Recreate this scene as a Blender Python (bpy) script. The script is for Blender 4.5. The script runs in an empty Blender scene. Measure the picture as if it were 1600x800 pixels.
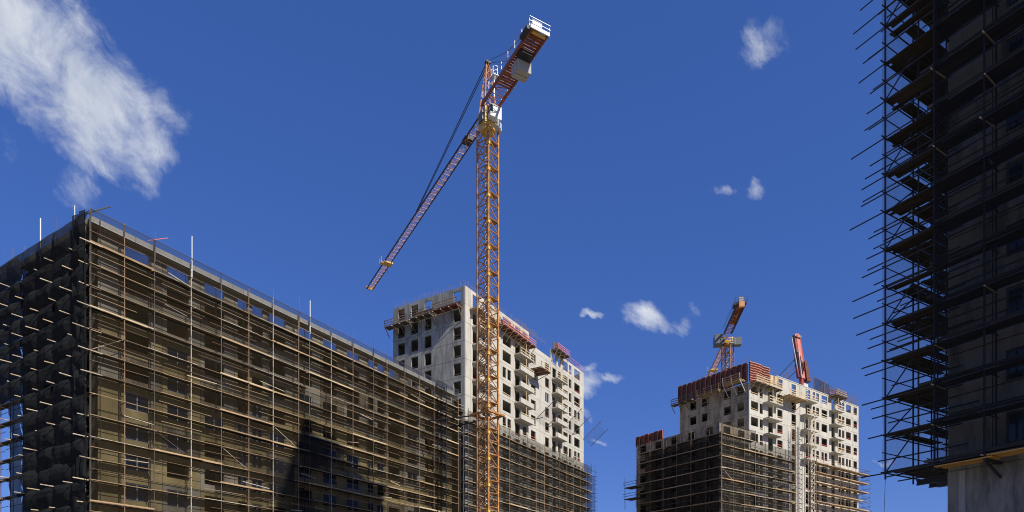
import bpy, math, random
from mathutils import Vector, Matrix, Quaternion, noise as mnoise

# ------------------------------------------------------------------ camera, sky, sun, exposure
sc = bpy.context.scene
col = sc.collection
FPX, HOR, EYE = 1010.0, 958.0, 1.7          # focal length and horizon in photo pixels, eye height in metres
cam_d = bpy.data.cameras.new('camera')
cam_d.sensor_width = 36.0
cam_d.lens = FPX / 1600.0 * 36.0
cam_d.shift_y = (HOR - 400.0) / 1600.0
cam_d.clip_start = 0.1
cam_d.clip_end = 6000.0
cam = bpy.data.objects.new('camera', cam_d)
cam.location = (0, 0, EYE)
cam.rotation_euler = (math.radians(90), 0, 0)
col.objects.link(cam)
sc.camera = cam

SUN_AZ = Vector((0.715, -0.699, 0)).normalized()
SUN_EL = math.radians(40)
SUN_DIR = Vector((SUN_AZ.x * math.cos(SUN_EL), SUN_AZ.y * math.cos(SUN_EL), math.sin(SUN_EL)))

world = bpy.data.worlds.new('World')
sc.world = world
world.use_nodes = True
wn = world.node_tree
wn.nodes.clear()


def N(tree, t, **kw):
    n = tree.nodes.new(t)
    for k, v in kw.items():
        setattr(n, k, v)
    return n


def mathn(tree, op, a, b=None, c=None, clamp=False):
    n = N(tree, 'ShaderNodeMath', operation=op)
    n.use_clamp = clamp
    for i, v in enumerate((a, b, c)):
        if v is None:
            continue
        if isinstance(v, (int, float)):
            n.inputs[i].default_value = v
        else:
            tree.links.new(v, n.inputs[i])
    return n.outputs[0]


def build_world():
    L = wn.links.new
    out = N(wn, 'ShaderNodeOutputWorld')
    bg = N(wn, 'ShaderNodeBackground')
    bg.inputs['Strength'].default_value = 0.105
    L(bg.outputs[0], out.inputs['Surface'])
    sky = N(wn, 'ShaderNodeTexSky', sky_type='NISHITA')
    sky.sun_disc = False
    sky.sun_elevation = SUN_EL
    sky.sun_rotation = math.atan2(SUN_AZ.x, SUN_AZ.y)
    sky.altitude = 200
    sky.air_density = 1.0
    sky.dust_density = 0.0
    sky.ozone_density = 2.5
    hs = N(wn, 'ShaderNodeHueSaturation')
    hs.inputs['Saturation'].default_value = 1.22
    hs.inputs['Value'].default_value = 1.24
    L(sky.outputs[0], hs.inputs['Color'])
    tint = N(wn, 'ShaderNodeMixRGB', blend_type='MULTIPLY')
    tint.inputs['Fac'].default_value = 1.0
    tint.inputs['Color2'].default_value = (.545, .79, 1.66, 1)
    gm = N(wn, 'ShaderNodeGamma')
    gm.inputs['Gamma'].default_value = 0.56
    L(hs.outputs[0], gm.inputs['Color'])
    L(gm.outputs[0], tint.inputs['Color1'])
    tc = N(wn, 'ShaderNodeTexCoord')
    D0 = tc.outputs['Generated']
    # wisps: the direction is warped by noise before the cloud shapes are read
    def vec(op, a, b):
        n = N(wn, 'ShaderNodeVectorMath', operation=op)
        for i, v in enumerate((a, b)):
            if isinstance(v, (tuple, Vector)):
                n.inputs[i].default_value = tuple(v)
            else:
                L(v, n.inputs[i])
        return n
    def noise_tex(scale, detail, rough, v=D0, dist=0.0):
        n = N(wn, 'ShaderNodeTexNoise')
        n.inputs['Scale'].default_value = scale
        n.inputs['Detail'].default_value = detail
        n.inputs['Roughness'].default_value = rough
        n.inputs['Distortion'].default_value = dist
        L(v, n.inputs['Vector'])
        return n
    # noise drawn out along the drift of the high wind
    drift = Vector((.62, .10, -.78)).normalized()
    dd = vec('DOT_PRODUCT', D0, tuple(drift)).outputs['Value']
    dv = N(wn, 'ShaderNodeVectorMath', operation='SCALE')
    dv.inputs[0].default_value = tuple(drift)
    L(mathn(wn, 'MULTIPLY', dd, 0.50), dv.inputs['Scale'])
    DS = vec('SUBTRACT', D0, dv.outputs[0]).outputs[0]
    wob = noise_tex(9.0, 4, 0.6, DS)
    w1 = vec('SUBTRACT', wob.outputs['Color'], (0.5, 0.5, 0.5))
    w2 = N(wn, 'ShaderNodeVectorMath', operation='SCALE')
    L(w1.outputs[0], w2.inputs[0])
    w2.inputs['Scale'].default_value = 0.075
    wob2 = noise_tex(30.0, 4, 0.65, DS)
    w3 = vec('SUBTRACT', wob2.outputs['Color'], (0.5, 0.5, 0.5))
    w4 = N(wn, 'ShaderNodeVectorMath', operation='SCALE')
    L(w3.outputs[0], w4.inputs[0])
    w4.inputs['Scale'].default_value = 0.036
    D = vec('ADD', vec('ADD', D0, w2.outputs[0]).outputs[0], w4.outputs[0]).outputs[0]

    def pdir(x, y):
        return Vector(((x - 800) / FPX, 1.0, (HOR - y) / FPX)).normalized()
    # cloud patches: centre, half axis end (long), half width, weight
    patches = [((45, 45), (160, 170), 72, 1.2), ((-25, -25), (40, 60), 95, 1.2), ((140, 165), (245, 262), 62, 1.15), ((215, 222), (280, 246), 40, .86),
               ((125, 55), (190, 92), 34, .84), ((245, 165), (305, 212), 34, .56), ((133, 286), (180, 300), 28, .66), ((225, 275), (258, 305), 24, .54),
               ((70, 175), (130, 230), 30, .55), ((225, 205), (258, 222), 22, .66), ((165, 105), (182, 90), 12, .6), ((20, 215), (70, 250), 24, .34),
               ((1182, 82), (1222, 72), 24, .72), ((1205, 70), (1256, 66), 24, .58), ((1140, 294), (1162, 299), 8, .60), ((1190, 299), (1212, 294), 13, .60),
               ((1012, 505), (1050, 524), 22, .86), ((1062, 508), (1088, 486), 18, .64), ((1086, 486), (1106, 482), 14, .60),
               ((926, 495), (952, 497), 7, .66), ((912, 605), (952, 600), 20, .88), ((955, 600), (992, 598), 9, .70), ((920, 580), (948, 574), 11, .52),
               ((930, 686), (952, 688), 6, .54), ((1376, 718), (1396, 718), 6, .58), ((912, 645), (935, 650), 10, .5)]
    cl = [(pdir(*c), pdir(*e) - pdir(*c), h / FPX, wt) for c, e, h, wt in patches]
    # the rest of the sky carries the same kind of scattered cloud
    rnd = random.Random(5)
    for i in range(14):
        az = rnd.uniform(55, 305)
        el = rnd.uniform(12, 62)
        a, e = math.radians(az), math.radians(el)
        c = Vector((math.sin(a) * math.cos(e), math.cos(a) * math.cos(e), math.sin(e)))
        t = Vector((math.cos(a), -math.sin(a), rnd.uniform(-.5, .5))).normalized()
        s = rnd.uniform(.05, .17)
        cl.append((c, t * s, s * rnd.uniform(.3, .6), rnd.uniform(.7, 1)))
    total = None
    for c, ax, hw, wt in cl:
        la = ax.length
        a = ax.normalized()
        b = c.cross(a).normalized()
        s = vec('SUBTRACT', D, tuple(c)).outputs[0]
        da = vec('DOT_PRODUCT', s, tuple(a / la)).outputs['Value']
        db = vec('DOT_PRODUCT', s, tuple(b / hw)).outputs['Value']
        dc = vec('DOT_PRODUCT', s, tuple(c / 0.5)).outputs['Value']
        r2 = mathn(wn, 'ADD', mathn(wn, 'MULTIPLY', da, da), mathn(wn, 'MULTIPLY', db, db))
        r2 = mathn(wn, 'MULTIPLY_ADD', dc, dc, r2)
        v = mathn(wn, 'MULTIPLY', mathn(wn, 'SUBTRACT', 1.25, mathn(wn, 'SQRT', r2), clamp=True), wt)
        total = v if total is None else mathn(wn, 'MAXIMUM', total, v)
    fine = noise_tex(20.0, 7, 0.70, DS, 0.5)
    mid = noise_tex(8.0, 3, 0.6, DS)
    dens = mathn(wn, 'MULTIPLY_ADD', mathn(wn, 'SUBTRACT', fine.outputs['Fac'], 0.5), 1.75, total)
    dens = mathn(wn, 'MULTIPLY_ADD', mathn(wn, 'SUBTRACT', mid.outputs['Fac'], 0.5), 0.5, dens)
    dens = mathn(wn, 'MULTIPLY', dens, mathn(wn, 'MULTIPLY', total, 3.0, clamp=True))
    mr = N(wn, 'ShaderNodeMapRange', interpolation_type='SMOOTHSTEP')
    mr.inputs['From Min'].default_value = 0.18
    mr.inputs['From Max'].default_value = 1.42
    L(dens, mr.inputs['Value'])
    cover = mathn(wn, 'MULTIPLY', mr.outputs[0], 0.92)
    mix = N(wn, 'ShaderNodeMixRGB')
    L(cover, mix.inputs['Fac'])
    L(tint.outputs[0], mix.inputs['Color1'])
    lum = N(wn, 'ShaderNodeMapRange')
    lum.inputs['From Min'].default_value = 0.35
    lum.inputs['From Max'].default_value = 0.65
    L(mid.outputs['Fac'], lum.inputs['Value'])
    ccol = N(wn, 'ShaderNodeMixRGB')
    L(lum.outputs[0], ccol.inputs['Fac'])
    ccol.inputs['Color1'].default_value = (5.2, 5.6, 6.2, 1)
    ccol.inputs['Color2'].default_value = (7.3, 7.5, 7.7, 1)
    L(ccol.outputs[0], mix.inputs['Color2'])
    L(mix.outputs[0], bg.inputs['Color'])


build_world()
world.cycles.sampling_method = 'MANUAL'
world.cycles.sample_map_resolution = 512

sun_d = bpy.data.lights.new('sun', 'SUN')
sun_d.energy = 5.0
sun_d.angle = math.radians(0.53)
sun_d.color = (1.0, 0.94, 0.84)
sun = bpy.data.objects.new('sun', sun_d)
sun.rotation_euler = (-SUN_DIR).to_track_quat('-Z', 'Y').to_euler()
sun.location = (60, -60, 120)
col.objects.link(sun)

sc.view_settings.view_transform = 'Standard'
sc.view_settings.look = 'None'
sc.view_settings.exposure = 0.22
sc.view_settings.gamma = 1.0
sc.view_settings.use_curve_mapping = False
sc.cycles.use_denoising = True
sc.cycles.max_bounces = 6
sc.cycles.diffuse_bounces = 3
sc.cycles.transparent_max_bounces = 32
sc.cycles.filter_width = 1.05

# ------------------------------------------------------------------ materials
MATS = {}


def mat(name, rgb, rough=.85, var=.18, scale=.6, streak=1.0, fine=.1, metal=0.0, alt=None, altf=.0, bump=0.0, rnd=0.0, spec=.3):
    """procedural surface: base colour broken up by two noises in world space, and an optional second colour in patches"""
    m = bpy.data.materials.new(name)
    m.use_nodes = True
    t = m.node_tree
    L = t.links.new
    b = t.nodes['Principled BSDF']
    b.inputs['Roughness'].default_value = rough
    b.inputs['Metallic'].default_value = metal
    b.inputs['Specular IOR Level'].default_value = spec
    g = N(t, 'ShaderNodeNewGeometry')
    mp = N(t, 'ShaderNodeMapping')
    mp.inputs['Scale'].default_value = (1, 1, 1.0 / streak)
    L(g.outputs['Position'], mp.inputs['Vector'])
    n1 = N(t, 'ShaderNodeTexNoise')
    n1.inputs['Scale'].default_value = scale
    n1.inputs['Detail'].default_value = 6
    n1.inputs['Roughness'].default_value = .62
    L(mp.outputs[0], n1.inputs['Vector'])
    n2 = N(t, 'ShaderNodeTexNoise')
    n2.inputs['Scale'].default_value = scale * 14
    n2.inputs['Detail'].default_value = 4
    L(mp.outputs[0], n2.inputs['Vector'])
    v = mathn(t, 'MULTIPLY_ADD', mathn(t, 'SUBTRACT', n1.outputs['Fac'], .5), 2.6 * var, 1.0)
    v = mathn(t, 'MULTIPLY_ADD', mathn(t, 'SUBTRACT', n2.outputs['Fac'], .5), 2.0 * fine, v)
    if rnd:
        oi = N(t, 'ShaderNodeObjectInfo')
        v = mathn(t, 'MULTIPLY_ADD', mathn(t, 'SUBTRACT', oi.outputs['Random'], .5), 2 * rnd, v)
    base = N(t, 'ShaderNodeRGB')
    base.outputs[0].default_value = (*rgb, 1)
    c = base.outputs[0]
    if alt:
        mx = N(t, 'ShaderNodeMixRGB')
        n3 = N(t, 'ShaderNodeTexNoise')
        n3.inputs['Scale'].default_value = scale * 1.7
        n3.inputs['Detail'].default_value = 8
        n3.inputs['Roughness'].default_value = .7
        L(mp.outputs[0], n3.inputs['Vector'])
        r = N(t, 'ShaderNodeMapRange')
        r.inputs['From Min'].default_value = .62 - altf * .35
        r.inputs['From Max'].default_value = .74 - altf * .3
        L(n3.outputs['Fac'], r.inputs['Value'])
        L(r.outputs[0], mx.inputs['Fac'])
        L(c, mx.inputs['Color1'])
        mx.inputs['Color2'].default_value = (*alt, 1)
        c = mx.outputs[0]
    ml = N(t, 'ShaderNodeVectorMath', operation='SCALE')
    L(c, ml.inputs[0])
    L(v, ml.inputs['Scale'])
    L(ml.outputs[0], b.inputs['Base Color'])
    if bump:
        bp = N(t, 'ShaderNodeBump')
        bp.inputs['Strength'].default_value = bump
        bp.inputs['Distance'].default_value = .05
        L(n2.outputs['Fac'], bp.inputs['Height'])
        L(bp.outputs[0], b.inputs['Normal'])
    MATS[name] = m
    return m


def net_mat(name, rgb, cover, vary, trans=.35, streak=3.0):
    """fine mesh cloth: far finer than a pixel, so it is a part-open sheet whose weave closes up in folds"""
    m = bpy.data.materials.new(name)
    m.use_nodes = True
    t = m.node_tree
    L = t.links.new
    t.nodes.clear()
    out = N(t, 'ShaderNodeOutputMaterial')
    tr = N(t, 'ShaderNodeBsdfTransparent')
    df = N(t, 'ShaderNodeBsdfDiffuse')
    tl = N(t, 'ShaderNodeBsdfTranslucent')
    df.inputs['Color'].default_value = (*rgb, 1)
    tl.inputs['Color'].default_value = (*rgb, 1)
    m1 = N(t, 'ShaderNodeMixShader')
    m1.inputs[0].default_value = trans
    L(df.outputs[0], m1.inputs[1])
    L(tl.outputs[0], m1.inputs[2])
    g = N(t, 'ShaderNodeNewGeometry')
    mp = N(t, 'ShaderNodeMapping')
    mp.inputs['Scale'].default_value = (1, 1, 1.0 / streak)
    L(g.outputs['Position'], mp.inputs['Vector'])
    n1 = N(t, 'ShaderNodeTexNoise')
    n1.inputs['Scale'].default_value = .45
    n1.inputs['Detail'].default_value = 7
    n1.inputs['Roughness'].default_value = .65
    L(mp.outputs[0], n1.inputs['Vector'])
    oi = N(t, 'ShaderNodeObjectInfo')
    v = mathn(t, 'MULTIPLY_ADD', mathn(t, 'SUBTRACT', n1.outputs['Fac'], .5), 2.4 * vary, cover)
    v = mathn(t, 'MULTIPLY_ADD', mathn(t, 'SUBTRACT', oi.outputs['Random'], .5), vary * .5, v, clamp=True)
    m2 = N(t, 'ShaderNodeMixShader')
    L(v, m2.inputs[0])
    L(tr.outputs[0], m2.inputs[1])
    L(m1.outputs[0], m2.inputs[2])
    L(m2.outputs[0], out.inputs['Surface'])
    MATS[name] = m
    return m


def glass_mat(name):
    m = bpy.data.materials.new(name)
    m.use_nodes = True
    b = m.node_tree.nodes['Principled BSDF']
    b.inputs['Base Color'].default_value = (.02, .03, .045, 1)
    b.inputs['Roughness'].default_value = .06
    b.inputs['Specular IOR Level'].default_value = .8
    MATS[name] = m


mat('soil', (.19, .16, .12), var=.3, scale=.12, alt=(.28, .25, .2), altf=.4, bump=.4)
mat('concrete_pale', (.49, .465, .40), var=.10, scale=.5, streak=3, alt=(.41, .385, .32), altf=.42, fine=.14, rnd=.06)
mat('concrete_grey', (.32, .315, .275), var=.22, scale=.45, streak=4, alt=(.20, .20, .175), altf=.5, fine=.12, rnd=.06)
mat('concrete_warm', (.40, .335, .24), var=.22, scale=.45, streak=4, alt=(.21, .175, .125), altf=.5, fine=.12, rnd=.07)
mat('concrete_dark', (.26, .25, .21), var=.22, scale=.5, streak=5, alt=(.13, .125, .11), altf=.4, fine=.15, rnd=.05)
mat('slab', (.30, .285, .25), var=.15, scale=.6)
mat('core', (.16, .145, .12), var=.2, scale=.5)
mat('insulation', (.60, .48, .24), var=.22, scale=.8, fine=.16, rnd=.22)
mat('insulation_grey', (.58, .53, .42), var=.14, scale=.7, streak=2, rnd=.2)
mat('wood', (.37, .255, .14), var=.25, scale=1.2, fine=.2, rnd=.22)
mat('wood_dark', (.10, .085, .065), var=.25, scale=1.2, fine=.2, rnd=.2)
mat('wood_pale', (.55, .43, .26), var=.2, scale=1.2, fine=.2, rnd=.15)
mat('plank_orange', (.62, .34, .08), var=.2, scale=1.6, fine=.2, rnd=.1)
mat('tube_pale', (.50, .43, .32), var=.3, scale=.9, rough=.6, metal=0, rnd=.25, alt=(.22, .13, .08), altf=.35)
mat('tube_dark', (.10, .085, .07), var=.3, scale=.9, rough=.6, rnd=.3)
mat('tube_rust', (.20, .13, .08), var=.3, scale=.9, rough=.65, rnd=.3)
mat('crane_orange', (.50, .25, .08), var=.22, scale=1.0, rough=.6, rnd=.16, alt=(.26, .11, .045), altf=.45)
mat('crane_yellow', (.68, .42, .09), var=.18, scale=.8, rough=.5, rnd=.04)
mat('crane_red', (.26, .085, .04), var=.15, scale=.8, rough=.55, rnd=.05)
mat('crane_pink', (.58, .28, .13), var=.15, scale=.8, rough=.5, rnd=.1)
mat('white_paint', (.66, .66, .63), var=.05, scale=.8, rough=.5)
mat('grey_paint', (.15, .155, .155), var=.08, scale=.8, rough=.5)
mat('ballast', (.40, .40, .37), var=.1, scale=.7)
mat('steel_dark', (.035, .035, .04), var=.2, scale=1, rough=.55)
mat('galvanised', (.50, .54, .58), var=.15, scale=1, rough=.45, metal=.3)
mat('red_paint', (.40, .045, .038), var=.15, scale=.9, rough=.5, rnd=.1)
mat('red_form', (.105, .036, .028), var=.25, scale=.9, rough=.6, rnd=.18, alt=(.22, .05, .04), altf=.4)
mat('red_pink', (.62, .20, .16), var=.12, scale=.8, rough=.5)
mat('magenta_mesh', (.55, .16, .30), var=.15, scale=.8, rough=.7)
mat('rebar', (.16, .12, .11), var=.2, scale=1)
mat('warning_red', (.80, .06, .02), var=.1, scale=1)
mat('frame_white', (.7, .7, .7), var=.05, scale=1)
mat('plastic_blue', (.10, .16, .30), var=.1, scale=1)
mat('wood_black', (.045, .04, .035), var=.3, scale=1.2, fine=.2, rnd=.3)
glass_mat('glass')
net_mat('net_brown', (.026, .020, .012), .60, .20)
net_mat('net_shaded', (.033, .034, .034), .88, .10)  # closer, blacker copy of the scaffold net for sides without sun
net_mat('net_grey', (.040, .034, .026), .54, .15)
net_mat('net_mid', (.028, .029, .030), .44, .14)
net_mat('net_thin', (.26, .28, .34), .32, .10, trans=.6)
net_mat('net_catch', (.16, .17, .2), .16, .08, trans=.6)
net_mat('net_wing', (.036, .033, .028), .68, .14)
net_mat('net_blue', (.07, .085, .13), .42, .08, trans=.6)

# ------------------------------------------------------------------ mesh helpers
CACHE = {}


class MB:
    def __init__(s):
        s.v, s.f = [], []

    def box(s, x0, y0, z0, x1, y1, z1):
        n = len(s.v)
        s.v += [(x0, y0, z0), (x1, y0, z0), (x1, y1, z0), (x0, y1, z0), (x0, y0, z1), (x1, y0, z1), (x1, y1, z1), (x0, y1, z1)]
        s.f += [tuple(n + i for i in q) for q in ((0, 3, 2, 1), (4, 5, 6, 7), (0, 1, 5, 4), (1, 2, 6, 5), (2, 3, 7, 6), (3, 0, 4, 7))]
        return s

    def tube(s, p, q, r, k=6, r2=None):
        p, q = Vector(p), Vector(q)
        d = (q - p).normalized()
        a = d.orthogonal().normalized()
        b = d.cross(a)
        n = len(s.v)
        r2 = r if r2 is None else r2
        for c, rr in ((p, r), (q, r2)):
            for i in range(k):
                t = 2 * math.pi * i / k
                s.v.append(tuple(c + (a * math.cos(t) + b * math.sin(t)) * rr))
        for i in range(k):
            j = (i + 1) % k
            s.f.append((n + i, n + j, n + k + j, n + k + i))
        s.f.append(tuple(n + i for i in reversed(range(k))))
        s.f.append(tuple(n + k + i for i in range(k)))
        return s

    def prism(s, poly, y0, y1):
        """poly in x,z extruded along y"""
        n, k = len(s.v), len(poly)
        s.v += [(x, y0, z) for x, z in poly] + [(x, y1, z) for x, z in poly]
        s.f.append(tuple(n + i for i in range(k)))
        s.f.append(tuple(n + k + i for i in reversed(range(k))))
        for i in range(k):
            j = (i + 1) % k
            s.f.append((n + i, n + k + i, n + k + j, n + j))
        return s

    def mesh(s, name, m):
        me = bpy.data.meshes.new(name)
        me.from_pydata(s.v, [], s.f)
        me.materials.append(MATS[m])
        me.update()
        return me

    def build(s, name, m, parent=None, loc=(0, 0, 0)):
        return put(name, s.mesh(name, m), parent, loc)


def put(name, me, parent=None, loc=(0, 0, 0), rot=None, scale=None):
    o = bpy.data.objects.new(name, me)
    o.location = loc
    if rot is not None:
        o.rotation_mode = 'QUATERNION'
        o.rotation_quaternion = rot
    if scale is not None:
        o.scale = scale
    o.parent = parent
    col.objects.link(o)
    return o


def cached(key, fn):
    if key not in CACHE:
        CACHE[key] = fn()
    return CACHE[key]


def boxo(name, lo, hi, m, parent=None, rot=None):
    me = cached(('box', m), lambda: MB().box(-.5, -.5, -.5, .5, .5, .5).mesh('box_' + m, m))
    c = [(a + b) / 2 for a, b in zip(lo, hi)]
    return put(name, me, parent, c, rot, [abs(b - a) for a, b in zip(lo, hi)])


def tubeo(name, p, q, r, m, parent=None, k=6):
    me = cached(('tube', m, k), lambda: MB().tube((0, 0, 0), (0, 0, 1), 1, k).mesh('tube_' + m, m))
    p, q = Vector(p), Vector(q)
    d = q - p
    return put(name, me, parent, p, d.to_track_quat('Z', 'Y'), (r, r, d.length))


def baro(name, p, q, w, h, m, parent=None):
    """square bar from p to q"""
    me = cached(('bar', m), lambda: MB().box(-.5, -.5, 0, .5, .5, 1).mesh('bar_' + m, m))
    p, q = Vector(p), Vector(q)
    d = q - p
    return put(name, me, parent, p, d.to_track_quat('Z', 'Y'), (w, h, d.length))


def thing(name, label, cat, loc=(0, 0, 0), ang=0.0, group=None):
    o = bpy.data.objects.new(name, None)
    o.empty_display_size = .5
    o.location = loc
    o.rotation_euler = (0, 0, ang)
    col.objects.link(o)
    return tag(o, label, cat, group)


def tag(o, label, cat, group=None):
    o['label'] = label
    o['category'] = cat
    if group:
        o['group'] = group
    return o


def stuff(o):
    o['kind'] = 'stuff'
    return o


# ------------------------------------------------------------------ ground
g = MB()
R0 = 3000
g.v = [(-R0, -R0, 0), (R0, -R0, 0), (R0, R0, 0), (-R0, R0, 0)]
g.f = [(0, 1, 2, 3)]
go = g.build('ground', 'soil')
go['kind'] = 'structure'
go['label'] = 'bare trampled soil of the building site'

# ------------------------------------------------------------------ frames of the blocks
AU = Vector((.5232, .8522, 0))
ANG_A = math.atan2(AU.y, AU.x)
A0 = Vector((-38.96, 59.8, 0))
B0 = Vector((-7.96, 110.2, 0))
CU = Vector((.809, .588, 0))
ANG_C = math.atan2(CU.y, CU.x)
C0 = Vector((44.4, 121.0, 0))
DX = Vector((.501, -.8654, 0))
ANG_D = math.atan2(DX.y, DX.x)
D0 = Vector((20.1, 34.8, 0))


def face_box(face, a0, a1, d0, d1, z0, z1):
    """R: runs along local x, depth along y.  L: runs along local y, depth along x"""
    return ((a0, d0, z0), (a1, d1, z1)) if face == 'R' else ((d0, a0, z0), (d1, a1, z1))


def fp(face, a, d, z):
    return (a, d, z) if face == 'R' else (d, a, z)


def panel_mesh(face, w, h, ops, m, th=.25):
    ops = tuple((o0, o1, s_, min(hd_, h - .12)) for o0, o1, s_, hd_ in ops)
    """precast wall panel w x h with openings (o0,o1,zsill,zhead), its outer face at depth 0"""
    key = ('panel', face, round(w, 3), h, tuple(ops), m)

    def mk():
        b = MB()
        gp = .025
        def bx(a0, a1, z0, z1):
            if a1 - a0 > .01 and z1 - z0 > .01:
                lo, hi = face_box(face, a0, a1, 0, th, z0, z1)
                b.box(*lo, *hi)
        if not ops:
            bx(gp, w - gp, gp, h - gp)
        else:
            x = gp
            for (o0, o1, s, hd) in ops:
                bx(x, o0, gp, h - gp)
                bx(o0, o1, gp, s)
                bx(o0, o1, hd, h - gp)
                x = o1
            bx(x, w - gp, gp, h - gp)
        return b.mesh('wall_panel', m)
    return cached(key, mk)


# ------------------------------------------------------------------ concrete block with panels, slabs, openings
def facade(root, face, cells, base, n, h, m, depth=0.0, a_off=0.0, skip=None, seed=1, mats=None):
    """cells: (a0,a1,[(o0,o1,sill,head)...])"""
    rnd = random.Random(seed)
    for k in range(n):
        for ci, (a0, a1, ops) in enumerate(cells):
            if skip and skip(k, ci):
                continue
            mm = mats(k, ci) if mats else m
            me = panel_mesh(face, a1 - a0, h, tuple((round(o0 - a0, 3), round(o1 - a0, 3), s, hd) for o0, o1, s, hd in ops), mm)
            put('wall_panel', me, root, fp(face, a0 + a_off, depth + rnd.uniform(0, .012), base + k * h))


def slabs(root, x0, y0, x1, y1, base, n, h, core=None, th=.22):
    """core: list of wall boxes (x0,y0,x1,y1) that stand on every floor"""
    for k in range(n):
        boxo('floor_slab', (x0, y0, base + k * h - th), (x1, y1, base + k * h), 'slab', root)
    for c in core or ():
        boxo('core_wall', (c[0], c[1], 0), (c[2], c[3], c[4]), 'core', root)


def starter_bars(root, segs, seed, hmin=.5, hmax=1.1, step=.33, r=.022):
    """reinforcement standing out of the wall heads: uncountable, one part"""
    rnd = random.Random(seed)
    b = MB()
    for (p, q) in segs:
        p, q = Vector(p), Vector(q)
        L = (q - p).length
        k = int(L / step)
        for i in range(k):
            if rnd.random() < .15:
                continue
            s = p.lerp(q, (i + rnd.random() * .6) / k)
            hgt = rnd.uniform(hmin, hmax)
            b.tube(s, s + Vector((rnd.uniform(-.08, .08), rnd.uniform(-.08, .08), hgt)), r, 3)
    return stuff(b.build('starter_bars', 'rebar', root))


# ================================================================== LEFT BLOCK (long, wrapped in scaffolding)
ALEN, AWID, AH = 57.0, 16.8, 3.0
WD = 1.18                                  # wall stands this far behind the net
A = thing('scaffolded_building', 'long thirteen storey concrete block behind dark scaffold netting at left', 'building', A0, ANG_A)
rndA = random.Random(11)


def a_cells():
    cs = []
    a = WD
    cs.append((WD, 3.2, []))
    a = 3.2
    i = 0
    while a + 4.2 <= ALEN:
        if i in (3, 8):
            cs.append((a, a + 4.2, [(a + .4, a + 1.7, .75, 2.5), (a + 2.3, a + 3.8, .75, 2.5)]))
        else:
            cs.append((a, a + 4.2, [(a + .5, a + 2.9, .75, 2.5)]))
        a += 4.2
        i += 1
    cs.append((a, ALEN, []))
    return cs


AC = a_cells()


def a_mats(k, ci):
    r = rndA.random()
    lim = 9.5 - ci * .12
    if k < lim:
        return 'insulation' if r < .66 else ('insulation_grey' if r < .82 else 'concrete_warm')
    return 'insulation_grey' if r < .72 else 'concrete_warm'


facade(A, 'R', AC, .1, 12, AH, 'insulation', WD, 0, None, 3, a_mats)
facade(A, 'R', AC, 36.1, 1, 2.0, 'insulation_grey', WD, 0, None, 5)
AL = [(WD + .25, 5.0, [(2.6, 4.2, .95, 2.45)]), (5.0, 9.5, [(6, 8, .95, 2.45)]), (9.5, AWID, [(10.5, 12.5, .95, 2.45)])]
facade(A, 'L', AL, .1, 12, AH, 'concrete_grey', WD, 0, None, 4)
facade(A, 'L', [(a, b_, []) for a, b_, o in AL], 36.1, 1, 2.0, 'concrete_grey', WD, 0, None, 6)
slabs(A, WD + .27, WD + .27, ALEN - .1, AWID - .1, .1, 13, AH,
      [(4, 6.2, ALEN - 4, 6.5, 35.8), (6.0, 6.6, 6.3, AWID - 1, 35.8), (16.2, 3.4, 28.2, 3.7, 38.0), (44.6, 3.4, ALEN - 1, 3.7, 38.0)])
boxo('back_wall', (WD + .3, AWID - .05, 0), (ALEN - .1, AWID + .2, 36.1), 'concrete_grey', A)
boxo('end_wall', (ALEN - .05, WD + .32, 0), (ALEN + .2, AWID, 37.9), 'concrete_grey', A)
for i in range(14):
    boxo('cornice_unit', (WD - 1.0 + i * 4.03, .30, 38.12 + .012 * (i % 3)), (WD - 1.0 + i * 4.03 + 3.99, WD + .3, 38.68), 'concrete_pale', A)
for i in range(4):
    boxo('cornice_unit', (.34, WD + .4 + i * 3.5, 38.12), (WD + .3, WD + .4 + i * 3.5 + 3.46, 38.68), 'concrete_grey', A)
# glazed windows of the finished lower storeys
fr_me = None


def window_mesh(w, h, fm='frame_white'):
    def mk():
        b = MB()
        f = .09
        b.box(0, .1, 0, w, .18, f).box(0, .1, h - f, w, .18, h).box(0, .1, f, f, .18, h - f).box(w - f, .1, f, w, .18, h - f)
        b.box(w * .5 - f / 2, .1, f, w * .5 + f / 2, .18, h - f)
        return b.mesh('window', fm)
    return cached(('win', w, h, fm), mk)


def add_window(root, face, a, d, z, w, h, fm='frame_white'):
    o = put('window', window_mesh(round(w, 2), round(h, 2), fm), root, fp(face, a, d, z))
    if face == 'L':
        o.rotation_euler = (0, 0, math.radians(90))
        o.location = fp(face, a, d + .25, z)
    boxo('pane', (.05, .125, .05), (w - .05, .145, h - .05), 'glass', o)


for k in range(10):
    for ci, (a0, a1, ops) in enumerate(AC):
        for (o0, o1, s, hd) in ops:
            if rndA.random() < (.72 if k < 8 else .35):
                add_window(A, 'R', o0, WD, .1 + k * AH + s, o1 - o0, hd - s)
starter_bars(A, [((WD, AWID, 36.2), (ALEN, AWID, 36.2))], 8)


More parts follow.
